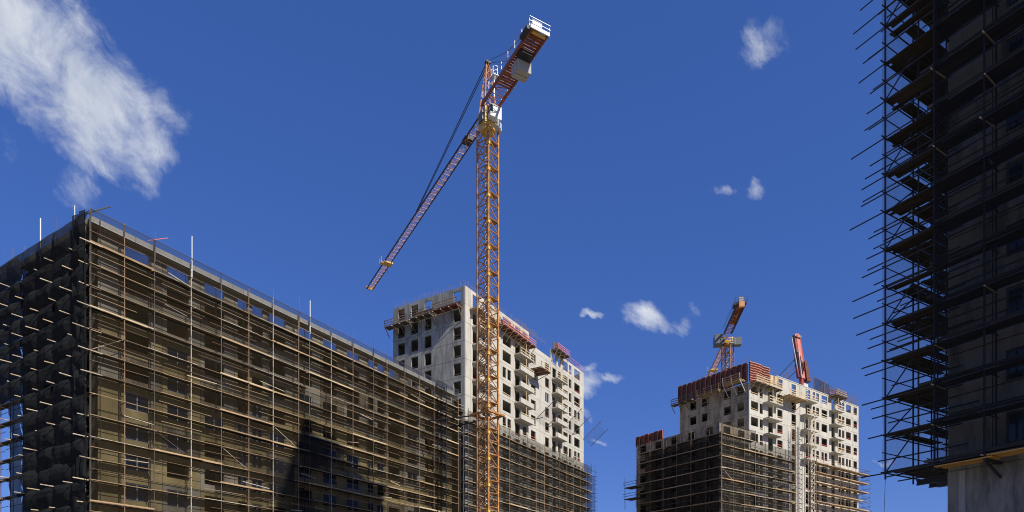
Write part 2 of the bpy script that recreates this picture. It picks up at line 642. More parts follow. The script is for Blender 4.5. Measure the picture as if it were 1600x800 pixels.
# ================================================================== scaffolding
def scaffold(root, face, a_list, z_list, ztop, width=1.2, sign=1, tube_r=.042, led='wood', std='tube_pale', deckm='wood_dark',
             net='net_brown', net_z=None, seed=1, outset=(.2, .5), put_p=.5, deck_step=2, guard='tube_dark', toe=True, bulge=.10,
             over=(0, 0), inner=True, net_a=None, sheet=(2, 3), deck_skip=0.0, brace=True, stdtop=(.2, 1.3), putm='tube_pale', putr=.05,
             deck_d0=.02, std_r=None, toe_p=1.0, net_d=-.13, grd_d=.06):
    rnd = random.Random(seed)
    a_lo, a_hi = a_list[0], a_list[-1]
    z0 = 0 if z_list[0] < 4 else z_list[0] - .4
    # standards
    for a in a_list:
        ja = rnd.uniform(-.03, .03)
        tubeo('standard', fp(face, a + ja, 0, z0), fp(face, a + ja * .2, rnd.uniform(-.03, .03), ztop + rnd.uniform(*stdtop)), std_r or tube_r, rnd.choice([std, 'tube_rust', 'tube_rust', 'tube_dark']), root)
        if inner:
            tubeo('standard', fp(face, a, width, z0), fp(face, a, width, ztop - rnd.uniform(.0, .9)), tube_r, 'tube_dark', root)
    for zi, z in enumerate(z_list):
        # ledgers and guard rails in tube lengths
        a = a_lo - rnd.uniform(*over) if over[1] else a_lo - .12
        while a < a_hi:
            L = min(rnd.uniform(5.2, 7.0), a_hi + .15 - a)
            dz = rnd.uniform(-.04, .04)
            tubeo('ledger', fp(face, a, -.07, z + dz - .06), fp(face, a + L, -.07, z - .06 + rnd.uniform(-.04, .04)), tube_r * 1.05, rnd.choice([led, led, led, 'tube_rust', 'tube_pale' if led == 'wood' else led]), root)
            if zi < len(z_list):
                g = rnd.uniform(.95, 1.1)
                if rnd.random() < .8:
                    tubeo('guard_rail', fp(face, a, grd_d, z + g), fp(face, a + L * rnd.uniform(.8, 1), grd_d, z + g + rnd.uniform(-.12, .12)), tube_r * .75, rnd.choice([guard, guard, 'wood']) if grd_d < 0 else guard, root)
            a += L
        # decks of boards
        for i in range(0, len(a_list) - 1, deck_step):
            if rnd.random() < deck_skip:
                continue
            b0, b1 = a_list[i], a_list[min(i + deck_step, len(a_list) - 1)]
            def mk():
                b = MB()
                nb = 5
                wq = (width - .04) / nb
                for q in range(nb):
                    b.box(0 + .004 * (q % 2), q * wq + .01, (q * 37 % 5) * .006, 1 - .006 * ((q + 1) % 2), (q + 1) * wq - .012, .05 + (q * 37 % 5) * .006)
                return b.mesh('deck', deckm)
            if toe and rnd.random() < toe_p:
                lo, hi = face_box(face, b0 - .1, b1 + .08, -.035, .0, z - .02, z + .11)
                boxo('toe_board', lo, hi, 'wood' if rnd.random() < .8 else 'wood_pale', root)
            me = cached(('deck', width, deckm), mk)
            o = put('deck', me, root, fp(face, b0 - .08, deck_d0, z + rnd.uniform(-.015, .02)), None, (b1 - b0 + .16, 1, 1))
            if face == 'L':
                o.location = fp(face, b0 - .08, deck_d0, z + rnd.uniform(-.015, .02))
                o.rotation_euler = (0, 0, math.radians(90))
                o.scale = (b1 - b0 + .16, -1, 1)
        # transoms running out through the net
        for a in a_list:
            if rnd.random() < put_p:
                d0 = -rnd.uniform(*outset)
                ja = rnd.uniform(-.4, .4)
                tubeo('transom', fp(face, a + ja, d0, z - .12 + rnd.uniform(-.08, .08)), fp(face, a + ja, width + .1, z - .12), putr, putm if rnd.random() < .75 else 'wood_pale', root)
    if brace:
        for i in range(0, len(a_list) - 2, 2):
            for zi in range(0, len(z_list) - 2, 2):
                if rnd.random() < .22:
                    s = rnd.choice([0, 1])
                    p = fp(face, a_list[i + s], .1, z_list[zi])
                    q = fp(face, a_list[i + 1 - s], .1, z_list[zi + 1])
                    tubeo('brace', p, q, tube_r * .9, rnd.choice(['tube_pale', 'tube_dark']), root)
    # net sheets
    if net:
        zl = [z for z in (net_z or z_list)]
        al = net_a or a_list
        for i in range(0, len(al) - 1, sheet[0]):
            e = min(i + sheet[0], len(al) - 1)
            for j in range(0, len(zl) - 1, sheet[1]):
                f = min(j + sheet[1], len(zl) - 1)
                net_sheet(root, face, al[i:e + 1], zl[j:f + 1], net, bulge, rnd, net_d)


def net_sheet(root, face, al, zl, m, bulge, rnd, net_d=-.13):
    NA, NZ = 4, 4
    aa, zz = [], []
    for i in range(len(al) - 1):
        aa += [(al[i] + (al[i + 1] - al[i]) * q / NA, q / NA) for q in range(NA)]
    aa.append((al[-1], 0))
    for j in range(len(zl) - 1):
        zz += [(zl[j] + (zl[j + 1] - zl[j]) * q / NZ, q / NZ) for q in range(NZ)]
    zz.append((zl[-1], 0))
    b = MB()
    off = rnd.uniform(0, 50)
    sg = rnd.choice([-1, 1, 1])
    for (a, fa) in aa:
        for (z, fz) in zz:
            bl = math.sin(math.pi * fa) ** .6 * .4 + .6
            v = bulge * bl * math.sin(math.pi * min(1, fz * .75 + .1)) * (1.0 if bulge > .2 else sg)
            v += abs(bulge) * .6 * mnoise.noise(Vector((a * .55 + off, z * .55, 3.1)))
            if z == zl[-1]:
                v *= .25
            b.v.append(fp(face, a, net_d - v, z))
    n = len(zz)
    for i in range(len(aa) - 1):
        for j in range(n - 1):
            b.f.append((i * n + j, (i + 1) * n + j, (i + 1) * n + j + 1, i * n + j + 1))
    b.build('net_sheet', m, root)


SA = thing('scaffold', 'tube and board scaffold hung with brown netting round the long left block', 'scaffold', A0, ANG_A)
a_std = [0, 3.0, 5.9, 9.8, 13.3, 16.8, 20.1, 23.9, 25.6, 29.2, 33.1, 37.0, 39.8, 43.7, 47.2, 50.7, 54.0, 57.2]
zA = [.1 + 2.0 * k for k in range(0, 20)]
zA = [z for z in zA if z > 1]
scaffold(SA, 'R', a_std, zA[:-1], 38.8, net='net_brown', net_z=[.3] + zA[:-1] + [38.05], seed=21, width=.94, deck_d0=.2, net_d=.13, bulge=.07, tube_r=.034, std_r=.046, guard='tube_rust', grd_d=-.08, toe_p=.3, stdtop=(.1, .5), put_p=.45, outset=(.1, .3), putm='tube_dark',
         deck_skip=.03)
for i in range(0, len(a_std) - 1, 3):
    net_sheet(SA, 'R', a_std[i:i + 4], [38.0, 39.1], 'net_blue', .05, rndA, -.06)
tubeo('top_rail', (0, -.06, 39.08), (28.5, -.06, 39.08), .035, 'tube_dark', SA)
tubeo('top_rail', (28.5, -.06, 39.08), (57.2, -.06, 39.08), .035, 'tube_dark', SA)
l_std = [2.9, 6.4, 9.8, 13.2, 16.0, 19.0, 22.0, 25.0]
scaffold(SA, 'L', [0.15] + l_std, zA[:-1], 38.8, net='net_shaded', net_z=zA[11:-1] + [38.95], net_a=[0] + l_std, seed=22, bulge=.50, width=.88, outset=(.5, 1.5), put_p=.8,
         led='tube_dark', deckm='wood_black', std='tube_dark', stdtop=(.1, .6), putr=.05, toe=False)  # net, boards and tubes darker than the sunlit face, shade in the colour
for i in range(0, 12, 3):
    for j in (0, 2):
        net_sheet(SA, 'L', ([0] + l_std[:4])[j:j + 3], ([.3] + zA)[i:i + 4], 'net_shaded', .50, rndA)
for i in range(0, 12, 3):
    net_sheet(SA, 'L', [13.2, 16.0], ([.3] + zA)[i:i + 4], 'net_shaded', .40, rndA)
for i in range(11, 18, 3):
    net_sheet(SA, 'L', [15.0, 19.0, 22.0, 25.0], (zA[:-1] + [38.9])[i:i + 4], 'net_shaded', -.9, rndA)
# loose cloth gathered round the near corner
rc = random.Random(4)
for k in range(9):
    z0c = 2 + k * 4.1
    b = MB()
    NZ = 9
    for i in range(7):
        for j in range(NZ):
            a = -.25 + i * .42
            z = z0c + j * 4.1 / (NZ - 1)
            d = -.28 - .16 * abs(math.sin(i * 1.1 + k)) - .22 * (mnoise.noise(Vector((i * .5, z * .3, 9))) + .3)
            b.v.append((d, a if i else -.05, z))
    for i in range(6):
        for j in range(NZ - 1):
            b.f.append((i * NZ + j, (i + 1) * NZ + j, (i + 1) * NZ + j + 1, i * NZ + j + 1))
    b.build('loose_net', 'net_shaded', SA)
# doubled cloth and loose pipes on the long face
for i in range(13):
    bay = rc.randrange(0, len(a_std) - 2)
    lf = rc.randrange(1, 16)
    net_sheet(SA, 'R', [a_std[bay], a_std[bay] + rc.uniform(2.2, 4)], zA[lf:lf + rc.choice([2, 3])], 'net_mid', .22, rc)
for i in range(22):
    a = rc.uniform(1, 52)
    z = zA[rc.randrange(3, 18)] + rc.uniform(.1, 1.2)
    L_ = rc.uniform(1.5, 3.6)
    tubeo('loose_pipe', (a, -.16, z), (a + L_, -.2, z + rc.uniform(-.5, .3)), rc.uniform(.03, .06), rc.choice(['white_paint', 'tube_pale', 'tube_pale', 'wood_pale']), SA)
# poles standing above the parapet
for a, d, z, m, r in [(9.8, 0, 41.9, 'white_paint', .09), (25.6, 0, 41.6, 'white_paint', .10), (23.9, 0, 41.5, 'tube_rust', .05), (5.9, 0, 40.4, 'tube_rust', .04),
                      (20.1, 0, 40.7, 'tube_rust', .05), (29.2, 0, 41.0, 'tube_dark', .05), (33.1, 0, 40.6, 'tube_rust', .05), (37, 0, 40.8, 'tube_dark', .05)]:
    tubeo('pole', (a + .1, d, 37.0), (a + .1, d, z - .4), r * .55, m, SA)
for v, z, m, r in [(2.9, 40.8, 'white_paint', .07), (9.8, 41.8, 'white_paint', .10), (6.4, 40.8, 'tube_rust', .04), (13.2, 40.0, 'tube_rust', .04), (16.0, 40.6, 'tube_rust', .04), (18.2, 41.4, 'tube_rust', .04)]:
    tubeo('pole', (0, v + .1, 37.0), (0, v + .1, z - .4), r * .55, m, SA)
tubeo('pole', (-.25, .1, 38.6), (1.6, -.2, 40.1), .06, 'tube_dark', SA)
tubeo('pole', (5.4, .3, 38.9), (7.2, -.2, 39.9), .04, 'red_pink', SA)
b = MB()
for i in range(14):
    t = rc.uniform(0, 6.28)
    b.tube((0, 0, 0), (.28 * math.cos(t), .1 * rc.uniform(-1, 1), .22 * math.sin(t)), .07, 4, .02)
b.build('orange_rag', 'warning_red', SA, (-.35, 1.0, 17.4))


# ================================================================== guard boards, platforms and formwork helpers
def guard_boards(root, face, cells, base, h, storeys, depth, seed, mats=('red_paint', 'wood_pale', 'wood_pale', 'red_form'), p=.75):
    rnd = random.Random(seed)
    for k in storeys:
        for (a0, a1, ops) in cells:
            for (o0, o1, s, hd) in ops:
                if rnd.random() > p:
                    continue
                zs = base + k * h + s
                for dz in ((.28,) if rnd.random() < .6 else (.25, .75)):
                    t = rnd.uniform(-.05, .05)
                    baro('guard_board', fp(face, o0 + .02, depth + .08, zs + dz + t), fp(face, o1 - .02, depth + .08, zs + dz - t), .04, .13, rnd.choice(mats), root)


def balcony(root, face, a0, a1, z, out=1.4, parapet=None, th=.2, m='concrete_pale', rail=None, rnd=None):
    lo, hi = face_box(face, a0, a1, -out, .05, z - th, z)
    o = boxo('balcony_slab', lo, hi, m, root)
    if parapet:
        def mk():
            b = MB()
            l2, h2 = face_box(face, 0, a1 - a0, -out + .02, -out + .14, 0, parapet)
            b.box(*l2, *h2)
            l2, h2 = face_box(face, a1 - a0 - .14, a1 - a0, -out + .14, 0, 0, parapet)
            b.box(*l2, *h2)
            return b.mesh('parapet', m)
        put('parapet', cached(('parapet', face, a1 - a0, out, parapet, m), mk), root, fp(face, a0, 0, z + .003))
    if rail:
        for q in range(4):
            a = a0 + .1 + (a1 - a0 - .2) * q / 3
            baro('rail_post', fp(face, a, -out + .08, z), fp(face, a, -out + .08, z + 1.15), .07, .07, 'wood_pale', root)
        for dz in (.45, 1.0):
            baro('guard_rail', fp(face, a0, -out + .05, z + dz), fp(face, a1, -out + .05, z + dz), .04, .12, rail, root)
            baro('guard_rail', fp(face, a1 - .08, -out + .05, z + dz), fp(face, a1 - .08, 0, z + dz), .04, .12, rail, root)


def work_platform(label, origin, ang, face, a0, a1, z, out=1.5, deck='wood', rail='wood_pale', back=None, group='bracket platforms hung on the walls', brk='tube_rust', low=1.6, net=None):
    root = thing('work_platform', label, 'platform', tuple(origin), ang, group)
    lo, hi = face_box(face, a0, a1, -out, -.04, z - .10, z)
    boxo('deck', lo, hi, deck, root)
    nb = max(2, int((a1 - a0) / 1.6) + 1)
    for i in range(nb):
        a = a0 + .15 + (a1 - a0 - .3) * i / (nb - 1)
        baro('bracket', fp(face, a, -out + .1, z - .17), fp(face, a, -.03, z - low), .09, .09, brk, root)
        baro('bearer', fp(face, a, -out - .15, z - .17), fp(face, a, -.03, z - .17), .10, .12, 'wood_pale', root)
        baro('rail_post', fp(face, a, -out + .05, z), fp(face, a, -out - .05, z + 1.15), .06, .06, brk, root)
    for dz in (.2, .62, 1.05):
        baro('guard_rail', fp(face, a0, -out, z + dz), fp(face, a1, -out, z + dz), .04, .14, rail, root)
    if back:
        for i in range(max(1, int((a1 - a0) / 1.3))):
            a = a0 + i * 1.3
            lo, hi = face_box(face, a + .05, a + 1.2, -.5, -.4, z + .05, z + back)
            boxo('shutter_panel', lo, hi, 'red_form' if i % 2 else 'wood_dark', root)
    return root


def formwork(label, origin, ang, face, a0, a1, z0, z1, d=-.18, step=1.25, m='red_form', ribs='tube_rust', grid=False, cat='formwork', group='wall formwork on the roof edges', ribm='wood_pale'):
    root = thing('wall_formwork', label, cat, tuple(origin), ang, group)
    n = max(1, round((a1 - a0) / step))
    w = (a1 - a0) / n
    rnd = random.Random(int(a1 * 10) + n)
    for i in range(n):
        a = a0 + i * w
        dz = rnd.uniform(-.08, .08)
        lo, hi = face_box(face, a + .02, a + w - .02, d, d + .10, z0 + dz, z1 + dz)
        boxo('form_panel', lo, hi, m, root)
        nr = 4 if grid else 2
        for q in range(nr):
            ar = a + .05 + (w - .2) * q / (nr - 1)
            baro('rib', fp(face, ar + .05, d - .07, z0 + dz), fp(face, ar + .05, d - .07, z1 + dz), .07 if face == 'R' else .12, .12 if face == 'R' else .07, m if (not grid and q) else ribs, root)
        if grid:
            k = int((z1 - z0) / .45)
            for q in range(k + 1):
                zz = z0 + dz + (z1 - z0) * q / k
                baro('waler', fp(face, a, d - .14, zz), fp(face, a + w, d - .14, zz), .05, .07, ribm, root)
    return root


# ================================================================== MIDDLE TOWER
BLEN, BWID, BH, BTOP = 47.1, 16.3, 3.1, 57.6
NB = 18
BB = BTOP - NB * BH
B = thing('concrete_tower', 'pale unfinished concrete tower behind the tall orange crane', 'building', B0, ANG_A)
hs_, hh_ = .55, 2.5
BR = [(0, 1.5, []), (1.5, 9.0, [(2.2, 4.0, .12, hh_), (5.2, 7.2, hs_, hh_)]), (9.0, 15.6, [(11.9, 14.9, hs_, hh_)]),
      (15.6, 21.7, [(16.4, 18.3, .12, hh_), (19.2, 20.8, hs_, hh_)]), (21.7, 26.2, [(22.5, 24.4, hs_, hh_)]), (26.2, 30.9, [(28.4, 30.2, hs_, hh_)]),
      (30.9, 36.2, [(31.6, 33.4, .12, hh_), (34.2, 35.5, hs_, hh_)]), (36.2, 41.3, [(36.7, 38.9, hs_, hh_), (39.4, 40.7, hs_, hh_)]), (41.3, BLEN, [(42.1, 45.0, hs_, hh_)])]
BR2 = [(a, b_, o) if i not in (2, 8) else (a, b_, [(o[0][0], o[0][0] + 1.25, hs_, hh_), (o[0][0] + 1.7, o[0][1], hs_, hh_)]) for i, (a, b_, o) in enumerate(BR)]
rb = random.Random(7)
for k in range(NB):
    top = k == NB - 1
    cells = BR2 if k in (8, 10, 11, 14) else BR
    facade(B, 'R', cells, BB + k * BH, 1, BH, 'concrete_pale', 0, 0, (lambda kk, ci: ci in (4, 5)) if top else None, k)
put('wall_panel', panel_mesh('R', 9.2, 1.0, (), 'concrete_pale'), B, (21.7, 0, BB + 17 * BH))
BLc = [(.26, 4.9, [(.95, 2.5, .4, 2.5)]), (4.9, 9.6, [(7.35, 8.9, .4, 2.5)]), (9.6, 12.75, [(10.4, 12.0, .4, 2.5)]), (12.75, BWID, [(13.5, 15.1, .4, 2.5)])]
facade(B, 'L', BLc, BB, NB, BH, 'concrete_grey', 0, 0, None, 9)  # grey set below the sunlit face's tone, so the wall colour carries shade
slabs(B, .28, .28, BLEN - .1, BWID - .1, BB, NB, BH, [(3, 6.0, BLEN - 5, 6.3, BTOP - BH - .3), (5.6, 3, 5.9, 14, BTOP - BH - .3), (20, .4, 20.3, 8, BTOP - BH), (33.6, .4, 33.9, 8, BTOP - BH)])
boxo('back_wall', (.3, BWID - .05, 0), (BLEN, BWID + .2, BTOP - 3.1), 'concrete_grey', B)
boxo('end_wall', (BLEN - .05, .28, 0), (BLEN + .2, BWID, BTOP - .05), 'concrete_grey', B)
for k in range(12, NB):
    z = BB + k * BH
    for (a0, a1) in ((2.0, 7.8), (16.0, 21.2), (31.2, 35.9)):
        if k == NB - 1:
            continue
        last = k >= NB - 2
        balcony(B, 'R', a0, a1, z, 1.5, None if last else .75, .2, 'concrete_pale', 'wood_pale' if (last or rb.random() < .35) else None)
        baro('prop', (a0 + 2.6, -1.2, z), (a0 + 2.6, -1.2, z + BH - .2), .11, .11, 'wood_pale', B)
guard_boards(B, 'R', BR, BB, BH, range(11, NB), 0, 31, p=.55)
guard_boards(B, 'L', BLc, BB, BH, range(12, NB), 0, 32, mats=('wood_dark', 'wood_dark', 'wood_black'), p=.6)
starter_bars(B, [((.1, .1, BTOP), (.1, BWID, BTOP)), ((.1, .12, BTOP), (BLEN * .62, .12, BTOP)), ((3, 8, BTOP - 1), (30, 8, BTOP - 1))], 12, .5, 1.2, .3)
starter_bars(B, [((17, .3, BTOP), (26, .3, BTOP))], 13, .9, 1.6, .25)
for i in range(5):
    boxo('shutter_panel', (.55, 9.7 + i * 1.3, BTOP - 3.0), (.63, 10.95 + i * 1.3, BTOP - .25), 'wood_dark' if i % 2 else 'red_form', B)  # added behind the top windows to keep the sky from showing through
# glazed odd window
add_window(B, 'R', 28.42, 0, BB + 14 * BH + hs_, 1.76, hh_ - hs_)

LP = 'work platform with timber guard rails %s'
GP = None
work_platform('dark board platform with rails at the back end of the middle tower\'s shaded wall', B0, ANG_A, 'L', 11.6, 17.2, 53.9, 1.4, 'wood_dark', 'tube_rust', None, GP)
work_platform('board platform with red shutters below the top windows, middle of the tower\'s shaded wall', B0, ANG_A, 'L', 6.4, 11.3, 54.0, 1.4, 'wood_dark', 'tube_rust', 1.2, GP)
work_platform('red shuttered platform beside the near corner of the middle tower\'s shaded wall', B0, ANG_A, 'L', .5, 6.0, 54.1, 1.5, 'red_form', 'tube_rust', .9, GP, 'tube_rust', 2.2)
work_platform('timber platform by the crane at the sunlit corner of the middle tower', B0, ANG_A, 'R', 1.2, 8.8, 54.1, 1.6, 'wood', 'wood_pale', None, GP)
work_platform('long red railed platform under the roof of the middle tower, right of the crane', B0, ANG_A, 'R', 9.4, 21.6, 54.3, 1.7, 'red_form', 'red_pink', 1.6, GP, 'wood', 1.8)
work_platform('red grated platform jutting from the upper balconies of the middle tower', B0, ANG_A, 'R', 21.2, 25.2, 50.1, 3.0, 'red_form', 'wood_pale', None, GP, 'red_form', 1.0)
work_platform('pink railed platform on the far balcony stack of the middle tower', B0, ANG_A, 'R', 30.9, 36.6, 57.4, 1.7, 'wood_dark', 'magenta_mesh', 1.7, GP, 'wood', 2.6)
fr = thing('edge_rail', 'thin pink safety rail along the roof edge at the far end of the middle tower', 'rail', tuple(B0), ANG_A)
for i in range(7):
    a = 36.8 + i * 1.6
    baro('post', (a, .1, BTOP), (a, .1, BTOP + 1.3), .05, .05, 'magenta_mesh', fr)
for dz in (.55, 1.25):
    baro('guard_rail', (36.6, .06, BTOP + dz), (46.8, .06, BTOP + dz), .05, .08, 'magenta_mesh', fr)
for i, (a, z, lab) in enumerate(((24.5, 41.0, 'catch net on a slanting pole between the balconies of the middle tower'), (36.5, 42.2, 'catch net on a slanting pole at the far balconies of the middle tower'), (46.8, 42.0, 'catch net on poles sticking out past the far corner of the middle tower'))):
    cn = thing('catch_net', lab, 'net', tuple(B0), ANG_A, 'catch nets on poles')
    tubeo('pole', (a, .05, z), (a + 2.0, -3.6, z + 4.2), .07, 'tube_dark', cn)
    tubeo('pole', (a + 4.6, .05, z - .4), (a + 6.4, -3.6, z + 3.6), .07, 'tube_dark', cn)
    b = MB()
    for q in range(7):
        for r_ in range(5):
            f, t_ = q / 6, r_ / 4
            p_ = Vector((a + 2.0 * t_, -.05 - 3.5 * t_, z + 4.2 * t_)).lerp(Vector((a + 4.6 + 1.8 * t_, -.05 - 3.5 * t_, z - .4 + 4.0 * t_)), f)
            b.v.append((p_.x, p_.y, p_.z - 1.3 * math.sin(math.pi * f) * (.3 + .7 * t_)))
    for q in range(6):
        for r_ in range(4):
            b.f.append((q * 5 + r_, q * 5 + r_ + 1, (q + 1) * 5 + r_ + 1, (q + 1) * 5 + r_))
    b.build('mesh', 'net_catch', cn)
# scaffold wrapped round the lower storeys of the tower
SB = thing('scaffold', 'grey netted scaffold wrapped round the lower storeys of the middle tower', 'scaffold', B0 - Vector((.852, -.523, 0)) * -1.3, ANG_A)
b_std = [-1.0] + [2.2 + 3.35 * i for i in range(14)] + [48.6]
zB = [2.0 * k for k in range(1, 18)]
scaffold(SB, 'R', b_std, zB, 35.8, net='net_grey', net_z=[.3] + zB + [35.9], seed=31, net_d=.13, deck_d0=.2, width=1.0, bulge=.07, tube_r=.06, stdtop=(.1, .8), put_p=.3, led='wood', std='tube_dark', outset=(.1, .4), putm='tube_dark', toe_p=.15)
for i, z in enumerate(zB):
    boxo('deck', (47.4, 1.3, z), (50.6, 9.0, z + .06), 'wood_dark', SB)
    tubeo('ledger', (50.6, -.6, z), (50.6, 9.2, z), .06, 'tube_dark', SB)
    tubeo('ledger', (46.6, -.1, z + 1), (51.6, -.1, z + 1), .05, 'tube_dark', SB)
for y in (0, 3, 6, 9):
    tubeo('standard', (50.6, y, 0), (50.6, y, 36.8), .07, 'tube_dark', SB)
net_rnd = random.Random(77)
for j in range(0, 17, 3):
    zz = ([.3] + zB)[j:j + 4]
    if len(zz) > 1:
        net_sheet_args = (SB, 'L', [0, 3, 6, 9], zz, 'net_blue', .15, net_rnd)
        b = MB()
        for (y, z) in ((0, zz[0]), (9, zz[0]), (9, zz[-1]), (0, zz[-1])):
            b.v.append((50.75, y, z))
        b.f.append((0, 1, 2, 3))
        b.build('net_sheet', 'net_blue', SB)
# stair tower in the slot between both blocks, its dark net standing for shade
ST = thing('access_tower', 'scaffold stair tower with dark netting for the shade in the slot beside the crane mast', 'scaffold', tuple(A0 + AU * 57.6 + Vector((-.852, .523, 0)) * .3), ANG_A)
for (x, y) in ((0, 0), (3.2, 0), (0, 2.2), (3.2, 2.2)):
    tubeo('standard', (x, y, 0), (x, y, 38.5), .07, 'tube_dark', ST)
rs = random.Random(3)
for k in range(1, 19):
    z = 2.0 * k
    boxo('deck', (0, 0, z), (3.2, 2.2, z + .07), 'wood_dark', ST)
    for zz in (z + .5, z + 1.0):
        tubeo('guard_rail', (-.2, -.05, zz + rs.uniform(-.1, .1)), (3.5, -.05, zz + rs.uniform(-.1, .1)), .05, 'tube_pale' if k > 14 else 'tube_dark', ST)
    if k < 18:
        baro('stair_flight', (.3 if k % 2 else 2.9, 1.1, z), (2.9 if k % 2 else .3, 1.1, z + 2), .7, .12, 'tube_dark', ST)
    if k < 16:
        net_sheet(ST, 'R', [0, 3.2], [z, z + 2.0], 'net_shaded', .06, rs)

# ================================================================== FAR RIGHT TOWER AND ITS LOW WING
CLEN, CWID, CH, NC = 41.5, 16.3, 3.0, 16
C = thing('concrete_tower', 'pale concrete tower with red formwork round its roof at the right', 'building', C0, ANG_C)
cs, ch, cd = 1.0, 2.65, .1
CR = [(0, 5.0, [(.6, 2.9, cs, ch), (3.4, 4.4, .7, ch)]), (5.0, 8.7, [(6.2, 7.8, cd, ch)]), (8.7, 13.0, [(9.3, 11.1, cs, ch)]), (13.0, 17.2, [(14.3, 15.9, .3, ch)]),
      (17.2, 21.7, [(19.5, 21.2, cd, ch)]), (21.7, 25.1, [(22.2, 23.2, cs, ch), (23.6, 24.7, cs, ch)]), (25.1, 28.7, [(25.7, 28.0, cs, ch)]), (28.7, 32.2, [(29.7, 31.1, cd, ch)]),
      (32.2, 35.5, [(32.7, 33.8, cs, ch), (34.2, 35.2, cs, ch)]), (35.5, 38.6, [(35.9, 38.0, cs, ch)]), (38.6, CLEN, [(39.2, 40.8, cs, ch)])]
for k in range(NC):
    cells = CR
    if k == 11:
        cells = [(a, b_, [(o[0][0], o[0][0] + .9, cs, ch), (o[0][0] + 1.25, o[0][1], cs, ch)]) if i in (6, 9) else (a, b_, o) for i, (a, b_, o) in enumerate(CR)]
    top = k == NC - 1
    facade(C, 'R', cells, k * CH, 1, CH, 'concrete_pale', 0, 0, (lambda kk, ci: ci < 2) if top else None, 40 + k)
CL = [(.26, 3.2, [(1.1, 2.6, cs, ch)]), (3.2, 7.6, [(4.0, 5.6, cs, ch)]), (7.6, 11.4, [(9.4, 10.8, cs, ch)]), (11.4, CWID, [(12.1, 13.7, cs, ch)])]
facade(C, 'L', CL, 0, NC - 1, CH, 'concrete_warm', 0, 0, None, 60)  # darker concrete than the sunlit face: shade put into the colour
slabs(C, .28, .28, CLEN - .1, CWID - .1, 0, NC, CH, [(2.5, 6, CLEN - 2, 6.3, 44.7), (5.6, 2.5, 5.9, 14, 44.7), (17, .4, 17.25, 9, 44.7), (28.8, .4, 29.05, 9, 44.7)])
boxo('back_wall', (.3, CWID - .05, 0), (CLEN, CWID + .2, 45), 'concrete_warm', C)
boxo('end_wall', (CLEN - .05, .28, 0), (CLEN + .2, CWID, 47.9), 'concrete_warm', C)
boxo('roof_kerb', (9, -.06, 48.0), (CLEN, .3, 48.14), 'concrete_pale', C)
rcn = random.Random(17)
for k in range(8, NC):
    for (a0, a1) in ((4.5, 9.0), (17.6, 21.9), (28.9, 32.6)):
        if k < (12 if a0 < 12 else 11):
            continue
        balcony(C, 'R', a0, a1, k * CH, 1.4, None, .2, 'concrete_pale', 'wood_pale' if (k >= NC - 2 or rcn.random() < .12) else None)
        if rcn.random() < .5:
            baro('prop', (a0 + 1.5, -1.1, k * CH), (a0 + 1.5, -1.1, k * CH + CH - .2), .10, .10, 'wood_pale', C)
guard_boards(C, 'R', CR, 0, CH, range(9, NC), 0, 33, mats=('red_paint', 'red_form', 'wood_pale', 'wood'), p=.7)
guard_boards(C, 'L', CL, 0, CH, range(12, NC - 1), 0, 34, mats=('wood_dark', 'wood'), p=.7)
starter_bars(C, [((.1, .1, 48.8), (.1, CWID, 48.8)), ((0, .1, 48.7), (24, .1, 48.1)), ((10, 7, 48), (38, 7, 48))], 21, .5, 1.0, .35, .02)
starter_bars(C, [((25.5, .2, 48.1), (CLEN, .2, 48.1)), ((28, 1.2, 48.1), (CLEN, 1.2, 48.1)), ((CLEN - .1, .3, 48), (CLEN - .1, 8, 48))], 22, 1.2, 2.9, .28, .03)
formwork('dark red wall formwork along the shaded roof edge of the right tower', C0, ANG_C, 'L', .2, 16.6, 45.1, 48.75, -.15, 1.2, 'red_form', 'wood', False)
formwork('red gridded wall formwork on the sunlit roof corner of the right tower', C0, ANG_C, 'R', -.2, 6.2, 45.1, 48.75, -.15, 1.25, 'red_form', 'red_paint', True)  # ribs brighter red than the shaded run, sunlight put into their colour
formwork('small beige wall form beside the red gridded formwork on the right tower', C0, ANG_C, 'R', 6.5, 9.4, 45.3, 47.8, -.1, 1.4, 'wood_pale', 'wood', False)
work_platform('board platform under the red formwork at the back end of the right tower', C0, ANG_C, 'L', 12.0, 17.6, 44.9, 1.3, 'wood_dark', 'tube_dark', None, None, 'tube_dark')
work_platform('board platform in the middle of the right tower\'s shaded wall', C0, ANG_C, 'L', 5.6, 11.0, 45.0, 1.4, 'wood', 'tube_rust', None, None, 'wood')
work_platform('deep timber platform on white brackets near the corner of the right tower', C0, ANG_C, 'L', .6, 4.6, 45.4, 1.9, 'wood', 'wood', None, None, 'white_paint', 2.2)
work_platform('timber platform on brackets under the gridded red formwork', C0, ANG_C, 'R', .1, 8.8, 44.9, 1.4, 'wood_dark', 'wood_pale', None, None, 'wood_pale', 1.3)
work_platform('wide brown platform jutting out below the red boom, right tower', C0, ANG_C, 'R', 9.6, 15.8, 44.0, 2.4, 'wood', 'wood_pale', None, None, 'wood_pale', 1.5)
work_platform('dark roofed platform on the far balcony stack of the right tower', C0, ANG_C, 'R', 28.5, 33.4, 48.1, 1.6, 'wood_dark', 'wood', None, None, 'wood_dark', 1.4)
